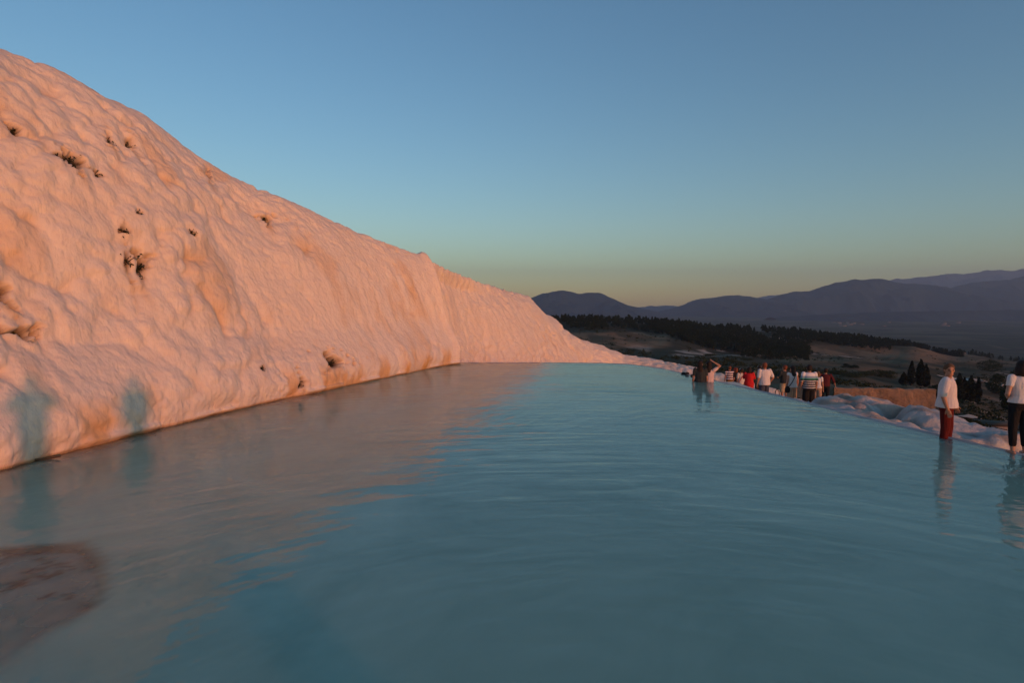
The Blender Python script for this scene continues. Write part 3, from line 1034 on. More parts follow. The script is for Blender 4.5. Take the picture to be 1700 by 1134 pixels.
def single_tree(kind, px, py, Y, H, W, seed, label, group=None):
    x = (px - CX) / F * Y
    z = float(terrain_z(x, Y)[0])
    tz = at(px, py, Y).z if py is not None else None
    if tz is not None:
        H = max(1.0, tz - z)
    sh = {'cypress_tree': cyp_shape, 'bush': round_shape, 'tree': pine_shape}[kind]
    mat = {'cypress_tree': M_CYP, 'bush': M_BUSH, 'tree': M_PINE}[kind]
    e = link(kind, None, None, label=label, cat='bush' if kind == 'bush' else 'tree', group=group)
    e.location = (x, Y, z)
    z0 = {'cypress_tree': 0.03, 'bush': 0.0, 'tree': 0.18}[kind] * H
    n = {'cypress_tree': 2600, 'bush': 2200, 'tree': 1500}[kind]
    link('crown', crown_mesh('crown', n, sh, H - z0, W, 0.035 * H + 0.08, seed, 26 if kind != 'tree' else 16, z0), mat, e)
    link('trunk', trunk_mesh('trunk', H * 0.8, 0.03 * H, 0.008 * H, seed, 2 if kind == 'cypress_tree' else 5, 7), M_BARK, e)


for k, (px, py, W) in enumerate(((1504, 619, 1.3), (1517, 602, 1.25), (1532, 599, 1.7), (1541, 607, 1.4))):
    single_tree('cypress_tree', px, py, 208 + 4 * k, 9, W, 720 + k, 'dark cypress in the tight clump of four beyond the orange stone wall', 'cypresses beyond the stone wall')
for k, (px, py, W) in enumerate(((1597, 622, 1.2), (1606, 629, 1.2), (1617, 626, 1.3), (1629, 629, 1.1))):
    single_tree('cypress_tree', px, py, 176 + 3 * k, 7, W, 730 + k, 'slim dark cypress in the loose row behind the person in red trousers', 'cypresses in the loose row')
single_tree('bush', 1613, 697, 66, 3, 2.0, 741, 'round dark bush beside the person in red trousers')
single_tree('bush', 1662, 712, 62, 2.4, 1.7, 742, 'low round bush between the two people in white tops')
single_tree('tree', 1407, 604, 270, 6, 2.6, 743, 'small dark tree with two tops at the edge of the dry field')
single_tree('tree', 1421, 606, 272, 6, 2.2, 744, 'smaller dark tree right of the two topped one by the dry field' if False else 'lone slender tree next to the two topped one by the dry field')
for k, (px, py, Y, W) in enumerate(((1440, 617, 245, 4.5), (1462, 614, 250, 5.0), (1480, 616, 252, 4.0), (1420, 634, 190, 4.0), (1395, 630, 200, 3.2), (1660, 622, 260, 4.0), (1690, 615, 300, 3.2), (1645, 598, 420, 7.0), (1560, 640, 180, 3.0), (1350, 622, 220, 3.5), (1240, 606, 280, 3.0), (1180, 599, 300, 3.2), (1680, 640, 190, 2.0))):
    single_tree('bush', px, py, Y, 3, W, 750 + k, 'spreading dark thicket on the slope above the plain', 'thickets on the slope')

# low scrub dotted over the slopes
r_ = np.random.default_rng(61)
sY = np.exp(r_.uniform(math.log(60), math.log(620), 6500))
sP = r_.uniform(930, 1760, 6500)
sX = (sP - CX) / F * sY
kk = fbm(np.stack([sX / 40, sY / 40, 0 * sX], 1), 441, 3) + 0.3 * r_.normal(size=6500) > 0.12
sX, sY = sX[kk], sY[kk]
sZ = terrain_z(sX, sY)
nb = 26
sc = (0.35 + 0.9 * r_.random(len(sX)) ** 2)[:, None, None]
ctr = r_.normal(size=(len(sX), nb, 3)) * np.array([0.55, 0.55, 0.32]) * sc + np.array([0, 0, 0.35]) * sc
ctr += np.stack([sX, sY, sZ], 1)[:, None, :]
a_ = r_.normal(size=ctr.shape)
a_ /= np.linalg.norm(a_, axis=2)[:, :, None]
b_ = np.cross(a_, r_.normal(size=ctr.shape))
b_ /= np.linalg.norm(b_, axis=2)[:, :, None]
a_ = a_ * 0.34 * sc
b_ = b_ * 0.22 * sc
Vq = np.stack([ctr - a_, ctr + b_, ctr + a_, ctr - b_], 2).reshape(-1, 3)
link('scrub', make_mesh('scrub', Vq, np.arange(len(Vq)).reshape(-1, 4)), M_BUSH, kind='stuff', label='low dry scrub scattered over the slopes below the pool', cat='scrub')

# ------------------------------------------------------------------ stone wall, buildings, cars in the valley
b = NB('old_stone')
g = b.n('TexCoord').outputs['Object']
br = b.n('TexBrick')
br.inputs['Scale'].default_value = 1.3
br.inputs['Color1'].default_value = (0.27, 0.165, 0.10, 1)
br.inputs['Color2'].default_value = (0.18, 0.11, 0.07, 1)
br.inputs['Mortar'].default_value = (0.20, 0.14, 0.09, 1)
br.inputs['Mortar Size'].default_value = 0.03
mpb = b.n('Mapping')
mpb.inputs['Rotation'].default_value = (R(90), 0, 0)
b.l(g, mpb.inputs[0])
b.l(mpb.outputs[0], br.inputs['Vector'])
c = b.mix(b.ramp(b.noise(0.5, 5, g), [(0.35, 0.0), (0.7, 0.75)]), br.outputs['Color'], (0.34, 0.22, 0.14))
b.set(Base_Color=c, Roughness=0.95, Normal=b.bump(b.noise(3.0, 5, g), 0.15))
M_STONE = b.m


def rubble_wall(px0, px1, py0, py1, Y0, Y1, th, label):
    a, c = at(px0, py0, Y0), at(px1, py1, Y1)
    L = (c - a).length
    n, m = 110, 14
    org = Vector((a.x, a.y, 0))
    dx = Vector((c.x - a.x, c.y - a.y, 0)).normalized()
    nx = Vector((dx.y, -dx.x, 0))
    s = np.linspace(0, L, n)
    gx_, gy_ = a.x + dx.x * s, a.y + dx.y * s
    zg = terrain_z(gx_, gy_) - 0.6
    top = np.interp(s, [0, L], [a.z, c.z]) + 0.22 * fbm(np.stack([s / 2.2, 0 * s, 0 * s], 1), 801, 4)
    ring = []
    ts = np.linspace(0, 1, m)
    V = np.empty((n, 2 * m, 3))
    for j, t in enumerate(ts):                              # front face up, back face down
        zz = zg + (top - zg) * t
        rough = 0.10 * fbm(np.stack([s * 1.1, zz * 1.1, 0 * s + j * 0.3], 1), 811, 3)
        batter = th * (0.5 - 0.08 * t)
        V[:, j, 0], V[:, j, 1], V[:, j, 2] = gx_ + nx.x * (batter + rough), gy_ + nx.y * (batter + rough), zz
        V[:, 2 * m - 1 - j, 0], V[:, 2 * m - 1 - j, 1], V[:, 2 * m - 1 - j, 2] = gx_ - nx.x * (batter + rough), gy_ - nx.y * (batter + rough), zz
    V = V - np.array([a.x, a.y, 0])
    f = grid_faces(n, 2 * m, True)
    e = [tuple(range(0, 2 * m))]
    me = make_mesh('stone_wall', V, f)
    o = link('stone_wall', me, M_STONE, label=label, cat='wall')
    o.location = (a.x, a.y, 0)
    return o


rubble_wall(1384, 1552, 645, 646, 100, 96, 1.1, 'long low rubble wall glowing orange below the cypress clump')


def box(V, Fs, x0, x1, y0, y1, z0, z1):
    st = len(V)
    V += [(x, y, z) for z in (z0, z1) for y in (y0, y1) for x in (x0, x1)]
    Fs += [tuple(st + i for i in q) for q in ((0, 2, 3, 1), (4, 5, 7, 6), (0, 1, 5, 4), (2, 6, 7, 3), (0, 4, 6, 2), (1, 3, 7, 5))]


def boxmesh(name, *bs):
    V, Fs = [], []
    for q in bs:
        box(V, Fs, *q)
    return make_mesh(name, V, Fs)


M_PLASTER = plain('grey_plaster', (0.42, 0.40, 0.37), 0.9, 0.15, 1.5)
M_WHITE = plain('white_plaster', (0.70, 0.68, 0.64), 0.9, 0.1, 1.0)
M_TOWN = plain('far_plaster', (0.20, 0.19, 0.18), 0.9, 0.1, 1.0)
M_ROOF = plain('grey_roof', (0.085, 0.068, 0.052), 1.0, 0.2, 2.0)
M_GLASS = plain('dark_glass', (0.03, 0.035, 0.045), 0.15, 0.1, 1.0)
M_DOOR = plain('brown_door', (0.10, 0.06, 0.04), 0.7, 0.2, 5.0)


def house(px, Y, w, dp, h, rz, wall_m, label, group=None, nwin=3):
    x = (px - CX) / F * Y
    zz = float(terrain_z(x, Y)[0])
    e = link('low_building', None, None, label=label, cat='building', group=group)
    e.location = (x, Y, zz - 0.3)
    e.rotation_euler = (0, 0, rz)
    link('wall', boxmesh('wall', (-w / 2, w / 2, -dp / 2, dp / 2, -1.5, h)), wall_m, e)
    link('roof', boxmesh('roof', (-w / 2 - 0.3, w / 2 + 0.3, -dp / 2 - 0.3, dp / 2 + 0.3, h + 0.002, h + 0.25)), M_ROOF, e)
    link('door', boxmesh('door', (-0.5, 0.5, -dp / 2 - 0.06, -dp / 2 - 0.003, 0.1, 2.1)), M_DOOR, e)
    for k in range(nwin):
        xx = (k + 0.5) / nwin * w - w / 2
        if abs(xx) < 1.1:
            continue
        wd = link('window', boxmesh('window', (xx - 0.6, xx + 0.6, -dp / 2 - 0.05, -dp / 2 - 0.003, 1.0, 2.2)), M_WHITE, e)
        link('pane', boxmesh('pane', (xx - 0.5, xx + 0.5, -dp / 2 - 0.07, -dp / 2 - 0.052, 1.1, 2.1)), M_GLASS, wd)


house(1668, 94, 5.5, 3.4, 2.5, R(-24), M_PLASTER, 'low grey flat roofed building beyond the round bushes', None, 4)
house(1725, 84, 4.5, 3.2, 2.5, R(-30), M_PLASTER, 'grey flat roofed hut behind the person in black trousers', None, 3)
house(1592, 1150, 24, 9, 3.6, R(-20), M_WHITE, 'small white shed standing alone on the dark plain', None, 3)
r_ = np.random.default_rng(90)
for k in range(16):
    px = r_.uniform(1380, 1480) if k < 11 else r_.uniform(1560, 1600)
    house(px, r_.uniform(3300, 4000), r_.uniform(14, 34), 10, r_.uniform(4, 7), R(r_.uniform(-40, 20)), M_TOWN, 'pale block of the far town at the mountain foot', 'blocks of the far town', 3)

CARM = [plain('car_paint_white', (0.75, 0.75, 0.74), 0.35, 0.03), plain('car_paint_silver', (0.45, 0.46, 0.48), 0.35, 0.03), plain('car_paint_dark', (0.05, 0.05, 0.06), 0.35, 0.03)]
M_TYRE = plain('tyre', (0.02, 0.02, 0.02), 0.9)


def car_meshes():
    prof_ = [(-2.1, 0.35), (-2.15, 0.75), (-2.0, 0.95), (-1.2, 1.02), (0.9, 1.0), (1.9, 0.82), (2.1, 0.65), (2.1, 0.35)]
    cab = [(-1.7, 0.98), (-1.15, 1.42), (0.1, 1.46), (0.95, 0.98)]

    def ext(name, pr, w0, w1):
        V, Fs = [], []
        k = len(pr)
        zmax = max(z for _, z in pr)
        for s in (-1, 1):
            for (x, z) in pr:
                V.append((x, s * (w1 if z > zmax - 0.1 else w0), z))
        Fs4 = [(i, (i + 1) % k, k + (i + 1) % k, k + i) for i in range(k)]
        bm = bmesh.new()
        vv = [bm.verts.new(q) for q in V]
        for q in Fs4:
            bm.faces.new([vv[i] for i in q])
        bm.faces.new(vv[:k])
        bm.faces.new(vv[k:][::-1])
        bmesh.ops.recalc_face_normals(bm, faces=bm.faces)
        me = bpy.data.meshes.new(name)
        bm.to_mesh(me)
        bm.free()
        return me
    wh = []
    bm = bmesh.new()
    bmesh.ops.create_cone(bm, cap_ends=True, segments=14, radius1=0.32, radius2=0.32, depth=0.2, matrix=Matrix.Rotation(R(90), 4, 'X'))
    wm = bpy.data.meshes.new('wheel')
    bm.to_mesh(wm)
    bm.free()
    return ext('body', prof_, 0.86, 0.80), ext('cabin', cab, 0.78, 0.62), wm


car_b, car_c, car_w = car_meshes()
cb = [car_b] + [car_b.copy(), car_b.copy()]
for k, (px, ci, rz) in enumerate(((1585, 0, 80), (1600, 1, 100), (1612, 0, 95), (1634, 2, 85), (1652, 0, 90), (1668, 1, 95), (1681, 0, 80))):
    Y = 318 - (k % 2) * 3
    x = (px - CX) / F * Y
    e = link('parked_car', None, None, label=['white car parked on the pale strip in the valley', 'silver car parked on the pale strip in the valley', 'dark car parked on the pale strip in the valley'][ci], cat='car', group='cars parked in the valley')
    e.location = (x, Y, float(terrain_z(x, Y)[0]) + 0.42)
    e.rotation_euler = (0, 0, R(rz - 60))
    link('body', cb[ci], CARM[ci], e)
    link('cabin', car_c, M_GLASS, e)
    for wx_, wy_ in ((-1.3, -0.8), (-1.3, 0.8), (1.3, -0.8), (1.3, 0.8)):
        link('wheel', car_w, M_TYRE, e).location = (wx_, wy_, 0.32)

# ------------------------------------------------------------------ dry shrubs rooted in the cliff
M_TWIG = plain('dry_twig', (0.030, 0.020, 0.013), 0.95, 0.4, 20)
M_DRYLEAF = plain('dry_leaf', (0.022, 0.026, 0.012), 0.95, 0.5, 12)


def shrub(o3, nrm, size, seed, label, group=None, leaves=70):
    r = np.random.default_rng(seed)
    e = link('dry_shrub', None, None, label=label, cat='shrub', group=group)
    e.location = o3
    V, Fs = [], []
    LV, LF = [], []
    for i in range(16):
        dirv = np.array(nrm) * r.uniform(0.5, 1.0) + r.normal(size=3) * 0.55 + np.array([0, 0, r.uniform(-0.5, 0.35)])
        dirv /= np.linalg.norm(dirv)
        p = r.normal(size=3) * size * 0.12
        L = size * r.uniform(0.45, 1.0)
        rad = 0.011
        pts = [p]
        for k in range(4):
            dirv = dirv + r.normal(size=3) * 0.22 + np.array([0, 0, -0.10])
            dirv /= np.linalg.norm(dirv)
            pts.append(pts[-1] + dirv * L / 4)
        st = len(V)
        for k, q in enumerate(pts):
            rr = rad * (1 - 0.2 * k)
            for j in range(3):
                th = 2.1 * j
                V.append(q + rr * np.array([math.cos(th), math.sin(th) * 0.6, math.sin(th) * 0.8]))
        for k in range(4):
            for j in range(3):
                Fs.append((st + 3 * k + j, st + 3 * k + (j + 1) % 3, st + 3 * k + 3 + (j + 1) % 3, st + 3 * k + 3 + j))
        for k in range(leaves // 16):
            q = pts[r.integers(1, 5)] + r.normal(size=3) * size * 0.06
            a = r.normal(size=3)
            a /= np.linalg.norm(a)
            c = np.cross(a, r.normal(size=3))
            c /= np.linalg.norm(c)
            s = 0.035 * r.uniform(0.6, 1.5) * (0.6 + size)
            st2 = len(LV)
            LV += [q - a * s, q + c * s * 0.4, q + a * s, q - c * s * 0.4]
            LF.append((st2, st2 + 1, st2 + 2, st2 + 3))
    link('twigs', make_mesh('twigs', V, Fs), M_TWIG, e)
    if LF:
        link('foliage', make_mesh('foliage', LV, LF), M_DRYLEAF, e)


SHRUB_LABEL = {236: 'largest dark shrub tuft hanging mid cliff above a long brown streak', 443: 'dry shrub tuft under the ledge near the skyline', 122: 'twiggy dry shrub high on the near bulges of the cliff',
               736: 'dark shrub tuft beside the foot of the cliff crack', 348: 'dark tuft in the hole just below the skyline', 558: 'dead twigs in the wide hollow above the waterline', 40: 'dead twigs in the narrow dark slot low on the near cliff', 2: 'brown tuft in the near hollow above the dark slot'}
for k, (hx, hy, iu, iv, rw, rh) in enumerate(hol_pts):
    o3 = G1[iu, iv]
    size = {236: 0.42, 443: 0.36, 122: 0.30, 736: 0.36, 348: 0.26, 558: 0.26, 40: 0.18}.get(hx, 0.5 * max(rw, rh) + 0.14)
    lab = SHRUB_LABEL.get(hx)
    shrub(o3, N[iu, iv], size, 900 + k, lab or 'small dry tuft rooted in a crevice of the white cliff', None if lab else 'small dry tufts on the cliff', {236: 330, 443: 320, 122: 110, 736: 320, 348: 260, 558: 120}.get(hx, 64))

# driftwood at the near shore
dw = ground(45, 768)
V, Fs = [], []
r_ = np.random.default_rng(3)
M_DRIFT = plain('driftwood', (0.10, 0.06, 0.035), 0.9, 0.3, 20, 0.005)
npt = 12
for i in range(npt):
    t = i / (npt - 1)
    c_ = np.array([-0.35 + 0.7 * t, 0.10 * math.sin(3 * t) + 0.12 * t, 0.03 + 0.02 * math.sin(7 * t)])
    rr = 0.028 * (1 - 0.6 * t)
    for j in range(6):
        th = 2 * math.pi * j / 6
        V.append(c_ + rr * np.array([0, math.cos(th), math.sin(th)]))
for i in range(npt - 1):
    for j in range(6):
        Fs.append((6 * i + j, 6 * i + (j + 1) % 6, 6 * i + 6 + (j + 1) % 6, 6 * i + 6 + j))
o = link('driftwood', make_mesh('driftwood', V, Fs), M_DRIFT, label='brown stick of driftwood washed against the cliff foot', cat='stick')
o.location = (dw.x + 0.12, dw.y - 0.05, 0.0)
o.rotation_euler = (0, 0, R(25))

# ------------------------------------------------------------------ people
def ring_tube(V, Fs, pts, n=10, capped=True):
    """pts: (centre, rx, ry, axis_x, axis_y) rings joined into a closed tube"""
    st = len(V)
    k = len(pts)
    for (c, rx, ry, ax, ay) in pts:
        for j in range(n):
            th = 2 * math.pi * j / n
            V.append(np.array(c) + rx * math.cos(th) * ax + ry * math.sin(th) * ay)
    for i in range(k - 1):
        for j in range(n):
            Fs.append((st + i * n + j, st + i * n + (j + 1) % n, st + (i + 1) * n + (j + 1) % n, st + (i + 1) * n + j))
    if capped:
        Fs.append(tuple(st + j for j in reversed(range(n))))
        Fs.append(tuple(st + (k - 1) * n + j for j in range(n)))


def limb(V, Fs, a, ra, b, rb, n=10, mid=None):
    a, b = np.array(a, float), np.array(b, float)
    d = b - a
    L = np.linalg.norm(d)
    d = d / L
    o = np.cross(d, [0.13, 0.97, 0.21])
    o /= np.linalg.norm(o)
    q = np.cross(d, o)
    pts = []
    for f in (-1, -0.8, -0.45):
        pts.append((a + d * ra * f, ra * math.sqrt(max(0.02, 1 - f * f)), ra * math.sqrt(max(0.02, 1 - f * f)), o, q))
    pts.append((a, ra, ra, o, q))
    if mid:
        t, rm = mid
        pts.append((a + d * L * t, rm, rm, o, q))
    pts.append((b, rb, rb, o, q))
    for f in (0.45, 0.8, 1):
        pts.append((b + d * rb * f, rb * math.sqrt(max(0.02, 1 - f * f)), rb * math.sqrt(max(0.02, 1 - f * f)), o, q))
    ring_tube(V, Fs, pts, n)


def ellipsoid(V, Fs, c, r, rot=None, n=14, m=9):
    pts = []
    ex, ey, ez = np.eye(3)
    if rot is not None:
        Rm = np.array(rot)
        ex, ey, ez = Rm[:, 0], Rm[:, 1], Rm[:, 2]
    c = np.array(c, float)
    for i in range(m):
        a = -math.pi / 2 + math.pi * (i + 0.12) / (m - 1 + 0.24)
        pts.append((c + ez * r[2] * math.sin(a), r[0] * math.cos(a), r[1] * math.cos(a), ex, ey))
    ring_tube(V, Fs, pts, n)


def stack(V, Fs, rings, n=16):
    X, Yv = np.array([1, 0, 0.]), np.array([0, 1, 0.])
    ring_tube(V, Fs, [((cx, cy, z), rx, ry, X, Yv) for (z, rx, ry, cx, cy) in rings], n)


def fuse(name, V, Fs, voxel, smooth=4):
    """melt overlapping closed pieces into one continuous surface"""
    me = bpy.data.meshes.new(name)
    me.from_pydata([tuple(map(float, p)) for p in V], [], [tuple(f) for f in Fs])
    me.update()
    o = bpy.data.objects.new(name, me)
    COL.objects.link(o)
    md = o.modifiers.new('r', 'REMESH')
    md.mode = 'VOXEL'
    md.voxel_size = voxel
    ms = o.modifiers.new('s', 'SMOOTH')
    ms.factor = 0.5
    ms.iterations = smooth
    dg = bpy.context.evaluated_depsgraph_get()
    out = bpy.data.meshes.new_from_object(o.evaluated_get(dg))
    out.name = name
    bpy.data.objects.remove(o)
    bpy.data.meshes.remove(me)
    smooth_shade(out)
    return out


M_SKIN = {}


def skin(c):
    if c not in M_SKIN:
        b = NB('skin')
        co = b.n('TexCoord').outputs['Object']
        b.set(Base_Color=b.mix(b.noise(9, 3, co), tuple(x * 0.92 for x in c), tuple(x * 1.06 for x in c)), Roughness=0.55)
        M_SKIN[c] = b.m
    return M_SKIN[c]


def cloth(name, c, scale=25, fold=0.012):
    b = NB(name)
    co = b.n('TexCoord').outputs['Object']
    mp = b.n('Mapping')
    mp.inputs['Scale'].default_value = (7, 7, 2.2)
    b.l(co, mp.inputs[0])
    f = b.noise(1.0, 3, mp.outputs[0], 0.5, 0.6)
    b.set(Base_Color=b.mix(b.noise(scale, 2, co), tuple(x * 0.9 for x in c), tuple(min(1, x * 1.08) for x in c)), Roughness=0.9, Normal=b.bump(f, fold * 4))
    b.p.inputs['Specular IOR Level'].default_value = 0.15
    return b.m


def striped(name, bands):
    """bands: (height in metres, colour) from the top down, as a ramp over object z"""
    b = NB(name)
    co = b.n('TexCoord').outputs['Object']
    sep = b.n('SeparateXYZ')
    b.l(co, sep.inputs[0])
    z0, z1 = 0.8, 1.6
    f = b.math('DIVIDE', b.math('SUBTRACT', sep.outputs[2], z0), z1 - z0)
    pts = [((z - z0) / (z1 - z0), c) for z, c in bands]
    b.set(Base_Color=b.ramp(f, sorted(pts), 'CONSTANT'), Roughness=0.9)
    return b.m


def person(name_label, foot, yaw, h=1.7, female=True, skin_c=(0.36, 0.20, 0.13), shirt=None, shirt_len=0.86, sleeve=0.7, loose=0.022, trousers=None, leg_len=1.0, leg_loose=0.018,
           hair=None, hair_style='short', arms=None, legs=None, head_yaw=0.0, head_pitch=0.0, sit=False, voxel=0.014, shoes=None, cap=None, face=False, neck_v=False, group='visitors at the terraces'):
    """stands on FOOT facing local +Y, turned by YAW degrees about z; built for 1.70 m and scaled to H"""
    e = link('person', None, None, label=name_label, cat='person', group=group)
    e.location = foot
    e.rotation_euler = (0, 0, R(yaw))
    e.scale = (h / 1.7,) * 3
    dz = -0.72 if sit else 0.0
    up = np.array([0, 0, dz])
    sw = 0.165 if female else 0.195
    J = {'shL': np.array([-sw, 0, 1.405]), 'shR': np.array([sw, 0, 1.405])}
    A = {'L': ((-sw - 0.055, -0.02, 1.12), (-sw - 0.065, 0.05, 0.875)), 'R': ((sw + 0.055, -0.02, 1.12), (sw + 0.065, 0.05, 0.875))}
    if arms:
        A.update(arms)
    LG = {'L': ((-0.095, 0.02, 0.49), (-0.10, -0.015, 0.085)), 'R': ((0.095, 0.02, 0.49), (0.10, -0.015, 0.085))}
    if sit:
        LG = {'L': ((-0.12, 0.42, 0.24), (-0.12, 0.66, 0.08)), 'R': ((0.12, 0.42, 0.24), (0.12, 0.70, 0.08))}
    if legs:
        LG.update(legs)
    hipz = 0.90 + dz
    hc = np.array([0, 0.015, 1.585 + dz])
    Hm = Matrix.Rotation(R(head_yaw), 3, 'Z') @ Matrix.Rotation(R(head_pitch), 3, 'X')
    Rm = np.array(Hm)

    def hd(p):
        return hc + Rm @ np.array(p, float)
    torso = [(0.83, 0.150, 0.105), (0.90, 0.172, 0.122), (0.97, 0.165, 0.118), (1.08, 0.132, 0.098), (1.20, 0.145, 0.108), (1.30, 0.155, 0.112), (1.385, 0.150, 0.092), (1.44, 0.085, 0.062)] if female else \
            [(0.83, 0.145, 0.108), (0.90, 0.162, 0.120), (0.97, 0.160, 0.118), (1.08, 0.152, 0.112), (1.20, 0.168, 0.118), (1.30, 0.180, 0.122), (1.395, 0.172, 0.098), (1.45, 0.092, 0.066)]
    rings = [(z + dz, rx, ry, 0, 0.0) for z, rx, ry in torso]
    # body
    V, Fs = [], []
    stack(V, Fs, rings)
    limb(V, Fs, (0, 0, 1.42 + dz), 0.062, (0, 0.01, 1.53 + dz), 0.055)
    ellipsoid(V, Fs, hd((0, 0, 0.02)), (0.076, 0.096, 0.105), Rm)
    ellipsoid(V, Fs, hd((0, 0.035, -0.055)), (0.058, 0.062, 0.062), Rm)                 # jaw
    ellipsoid(V, Fs, hd((0, 0.098, -0.012)), (0.014, 0.018, 0.026), Rm, 8, 6)           # nose
    ellipsoid(V, Fs, hd((0, 0.083, -0.060)), (0.024, 0.012, 0.010), Rm, 8, 6)           # lips
    for s in (-1, 1):
        ellipsoid(V, Fs, hd((s * 0.078, -0.005, 0.0)), (0.012, 0.022, 0.034), Rm, 8, 6)  # ears
    for sd, s in (('L', -1), ('R', 1)):
        sh = J['sh' + sd] + up
        el, wr = np.array(A[sd][0], float) + up, np.array(A[sd][1], float) + up
        limb(V, Fs, sh, 0.052, el, 0.038, mid=(0.45, 0.047))
        limb(V, Fs, el, 0.040, wr, 0.027, mid=(0.3, 0.042))
        fd = (wr - el) / np.linalg.norm(wr - el)
        # hand: palm, four fingers of different lengths, thumb from the side of the palm
        side = np.cross(fd, [s, 0, 0.0])
        if np.linalg.norm(side) < 0.2:
            side = np.cross(fd, [0, 0, 1.0])
        side /= np.linalg.norm(side)
        thick = np.cross(fd, side)
        if thick @ np.array([s, 0, 0.0]) > 0:
            pass
        palm = wr + fd * 0.05
        pts = []
        for t, wdt, tk in ((-0.02, 0.026, 0.022), (0.02, 0.036, 0.017), (0.06, 0.042, 0.015), (0.095, 0.040, 0.012)):
            pts.append((wr + fd * t, wdt, tk, side, thick))
        ring_tube(V, Fs, pts, 10)
        for k, (o_, ln) in enumerate(((0.030, 0.068), (0.010, 0.078), (-0.011, 0.072), (-0.031, 0.056))):
            r0 = wr + fd * 0.088 + side * o_
            knk = r0 + fd * ln * 0.5 - thick * s * 0.006 + side * o_ * 0.12
            tip = knk + fd * ln * 0.42 - thick * s * 0.022
            limb(V, Fs, r0, 0.0092, knk, 0.0085, 7)
            limb(V, Fs, knk, 0.0085, tip, 0.0070, 7)
        t0 = wr + fd * 0.025 + side * 0.032
        t1 = t0 + fd * 0.035 + side * 0.026
        limb(V, Fs, t0, 0.0125, t1, 0.0105, 7)
        limb(V, Fs, t1, 0.0105, t1 + fd * 0.032 + side * 0.006, 0.008, 7)
        hp = np.array([s * 0.088, 0, hipz])
        kn, an = np.array(LG[sd][0], float), np.array(LG[sd][1], float)
        limb(V, Fs, hp, 0.088, kn, 0.056, mid=(0.4, 0.078))
        limb(V, Fs, kn, 0.057, an, 0.036, mid=(0.32, 0.056))
        limb(V, Fs, an + np.array([0, -0.035, -0.045]), 0.036, an + np.array([s * 0.02, 0.13, -0.055]), 0.028, mid=(0.6, 0.038))
    link('body', fuse('body', V, Fs, voxel, 3), skin(skin_c), e)
    # shirt
    if shirt is not None:
        V, Fs = [], []
        rr = []
        for (z, rx, ry, cx, cy) in rings:
            if z - dz < shirt_len - 0.01:
                continue
            low = min(1, max(0, (1.42 - (z - dz)) / 0.4))
            rr.append((z, rx + loose * (0.45 + 0.75 * low), ry + loose * (0.45 + 0.9 * low), cx, cy))
        b0 = rr[0]
        rr = [(shirt_len + dz, b0[1] + 0.008, b0[2] + 0.008, 0, 0)] + rr[(1 if abs(b0[0] - dz - shirt_len) < 0.02 else 0):]
        stack(V, Fs, rr, 20)
        for sd in 'LR':
            sh = J['sh' + sd] + up
            el, wr = np.array(A[sd][0], float) + up, np.array(A[sd][1], float) + up
            if sleeve <= 1:
                limb(V, Fs, sh, 0.058 + loose * 0.4, sh + (el - sh) * sleeve, 0.046 + loose * 0.45)
            else:
                limb(V, Fs, sh, 0.058 + loose * 0.4, el, 0.048 + loose * 0.5)
                limb(V, Fs, el, 0.048 + loose * 0.5, el + (wr - el) * (sleeve - 1), 0.037 + loose * 0.4)
        link('shirt', fuse('shirt', V, Fs, voxel, 4), shirt, e)
    # trousers or shorts
    if trousers is not None:
        V, Fs = [], []
        rr = [(z, rx + leg_loose * 0.6, ry + leg_loose * 0.7, cx, cy) for (z, rx, ry, cx, cy) in rings if 0.82 <= z - dz <= 1.0]
        stack(V, Fs, rr, 18)
        for sd, s in (('L', -1), ('R', 1)):
            hp = np.array([s * 0.088, 0, hipz])
            kn, an = np.array(LG[sd][0], float), np.array(LG[sd][1], float)
            if leg_len <= 0.5:
                limb(V, Fs, hp, 0.094 + leg_loose * 0.5, hp + (kn - hp) * leg_len * 2, 0.070 + leg_loose * 1.3)
            else:
                limb(V, Fs, hp, 0.094 + leg_loose * 0.5, kn, 0.060 + leg_loose)
                limb(V, Fs, kn, 0.060 + leg_loose, kn + (an - kn) * (leg_len - 0.5) * 2, 0.042 + leg_loose * 1.25)
        link('trousers' if leg_len > 0.5 else 'shorts', fuse('trousers', V, Fs, voxel, 4), trousers, e)
    # hair
    if hair is not None:
        V, Fs = [], []
        ellipsoid(V, Fs, hd((0, -0.022, 0.052)), (0.094, 0.106, 0.096), Rm)
        if hair_style == 'long':
            ellipsoid(V, Fs, hd((0, -0.065, -0.08)), (0.098, 0.062, 0.15), Rm)
            ellipsoid(V, Fs, hc + np.array([0, -0.095, -0.22]), (0.092, 0.046, 0.17))
        elif hair_style == 'bob':
            ellipsoid(V, Fs, hd((0, -0.045, -0.045)), (0.104, 0.082, 0.135), Rm)
            for s in (-1, 1):
                ellipsoid(V, Fs, hd((s * 0.084, 0.005, -0.06)), (0.026, 0.056, 0.10), Rm)
        else:
            ellipsoid(V, Fs, hd((0, -0.040, 0.0)), (0.088, 0.072, 0.095), Rm)
        # keep the face free: cut everything in front of the hairline
        hm = fuse('hair', V, Fs, max(0.008, voxel * 0.8), 3)
        link('hair', hm, hair, e)
    if cap is not None:
        V, Fs = [], []
        ellipsoid(V, Fs, hd((0, -0.006, 0.062)), (0.096, 0.112, 0.082), Rm)
        ellipsoid(V, Fs, hd((0, 0.115, 0.055)), (0.072, 0.075, 0.012), Rm)
        link('cap', fuse('cap', V, Fs, voxel, 2), cap, e)
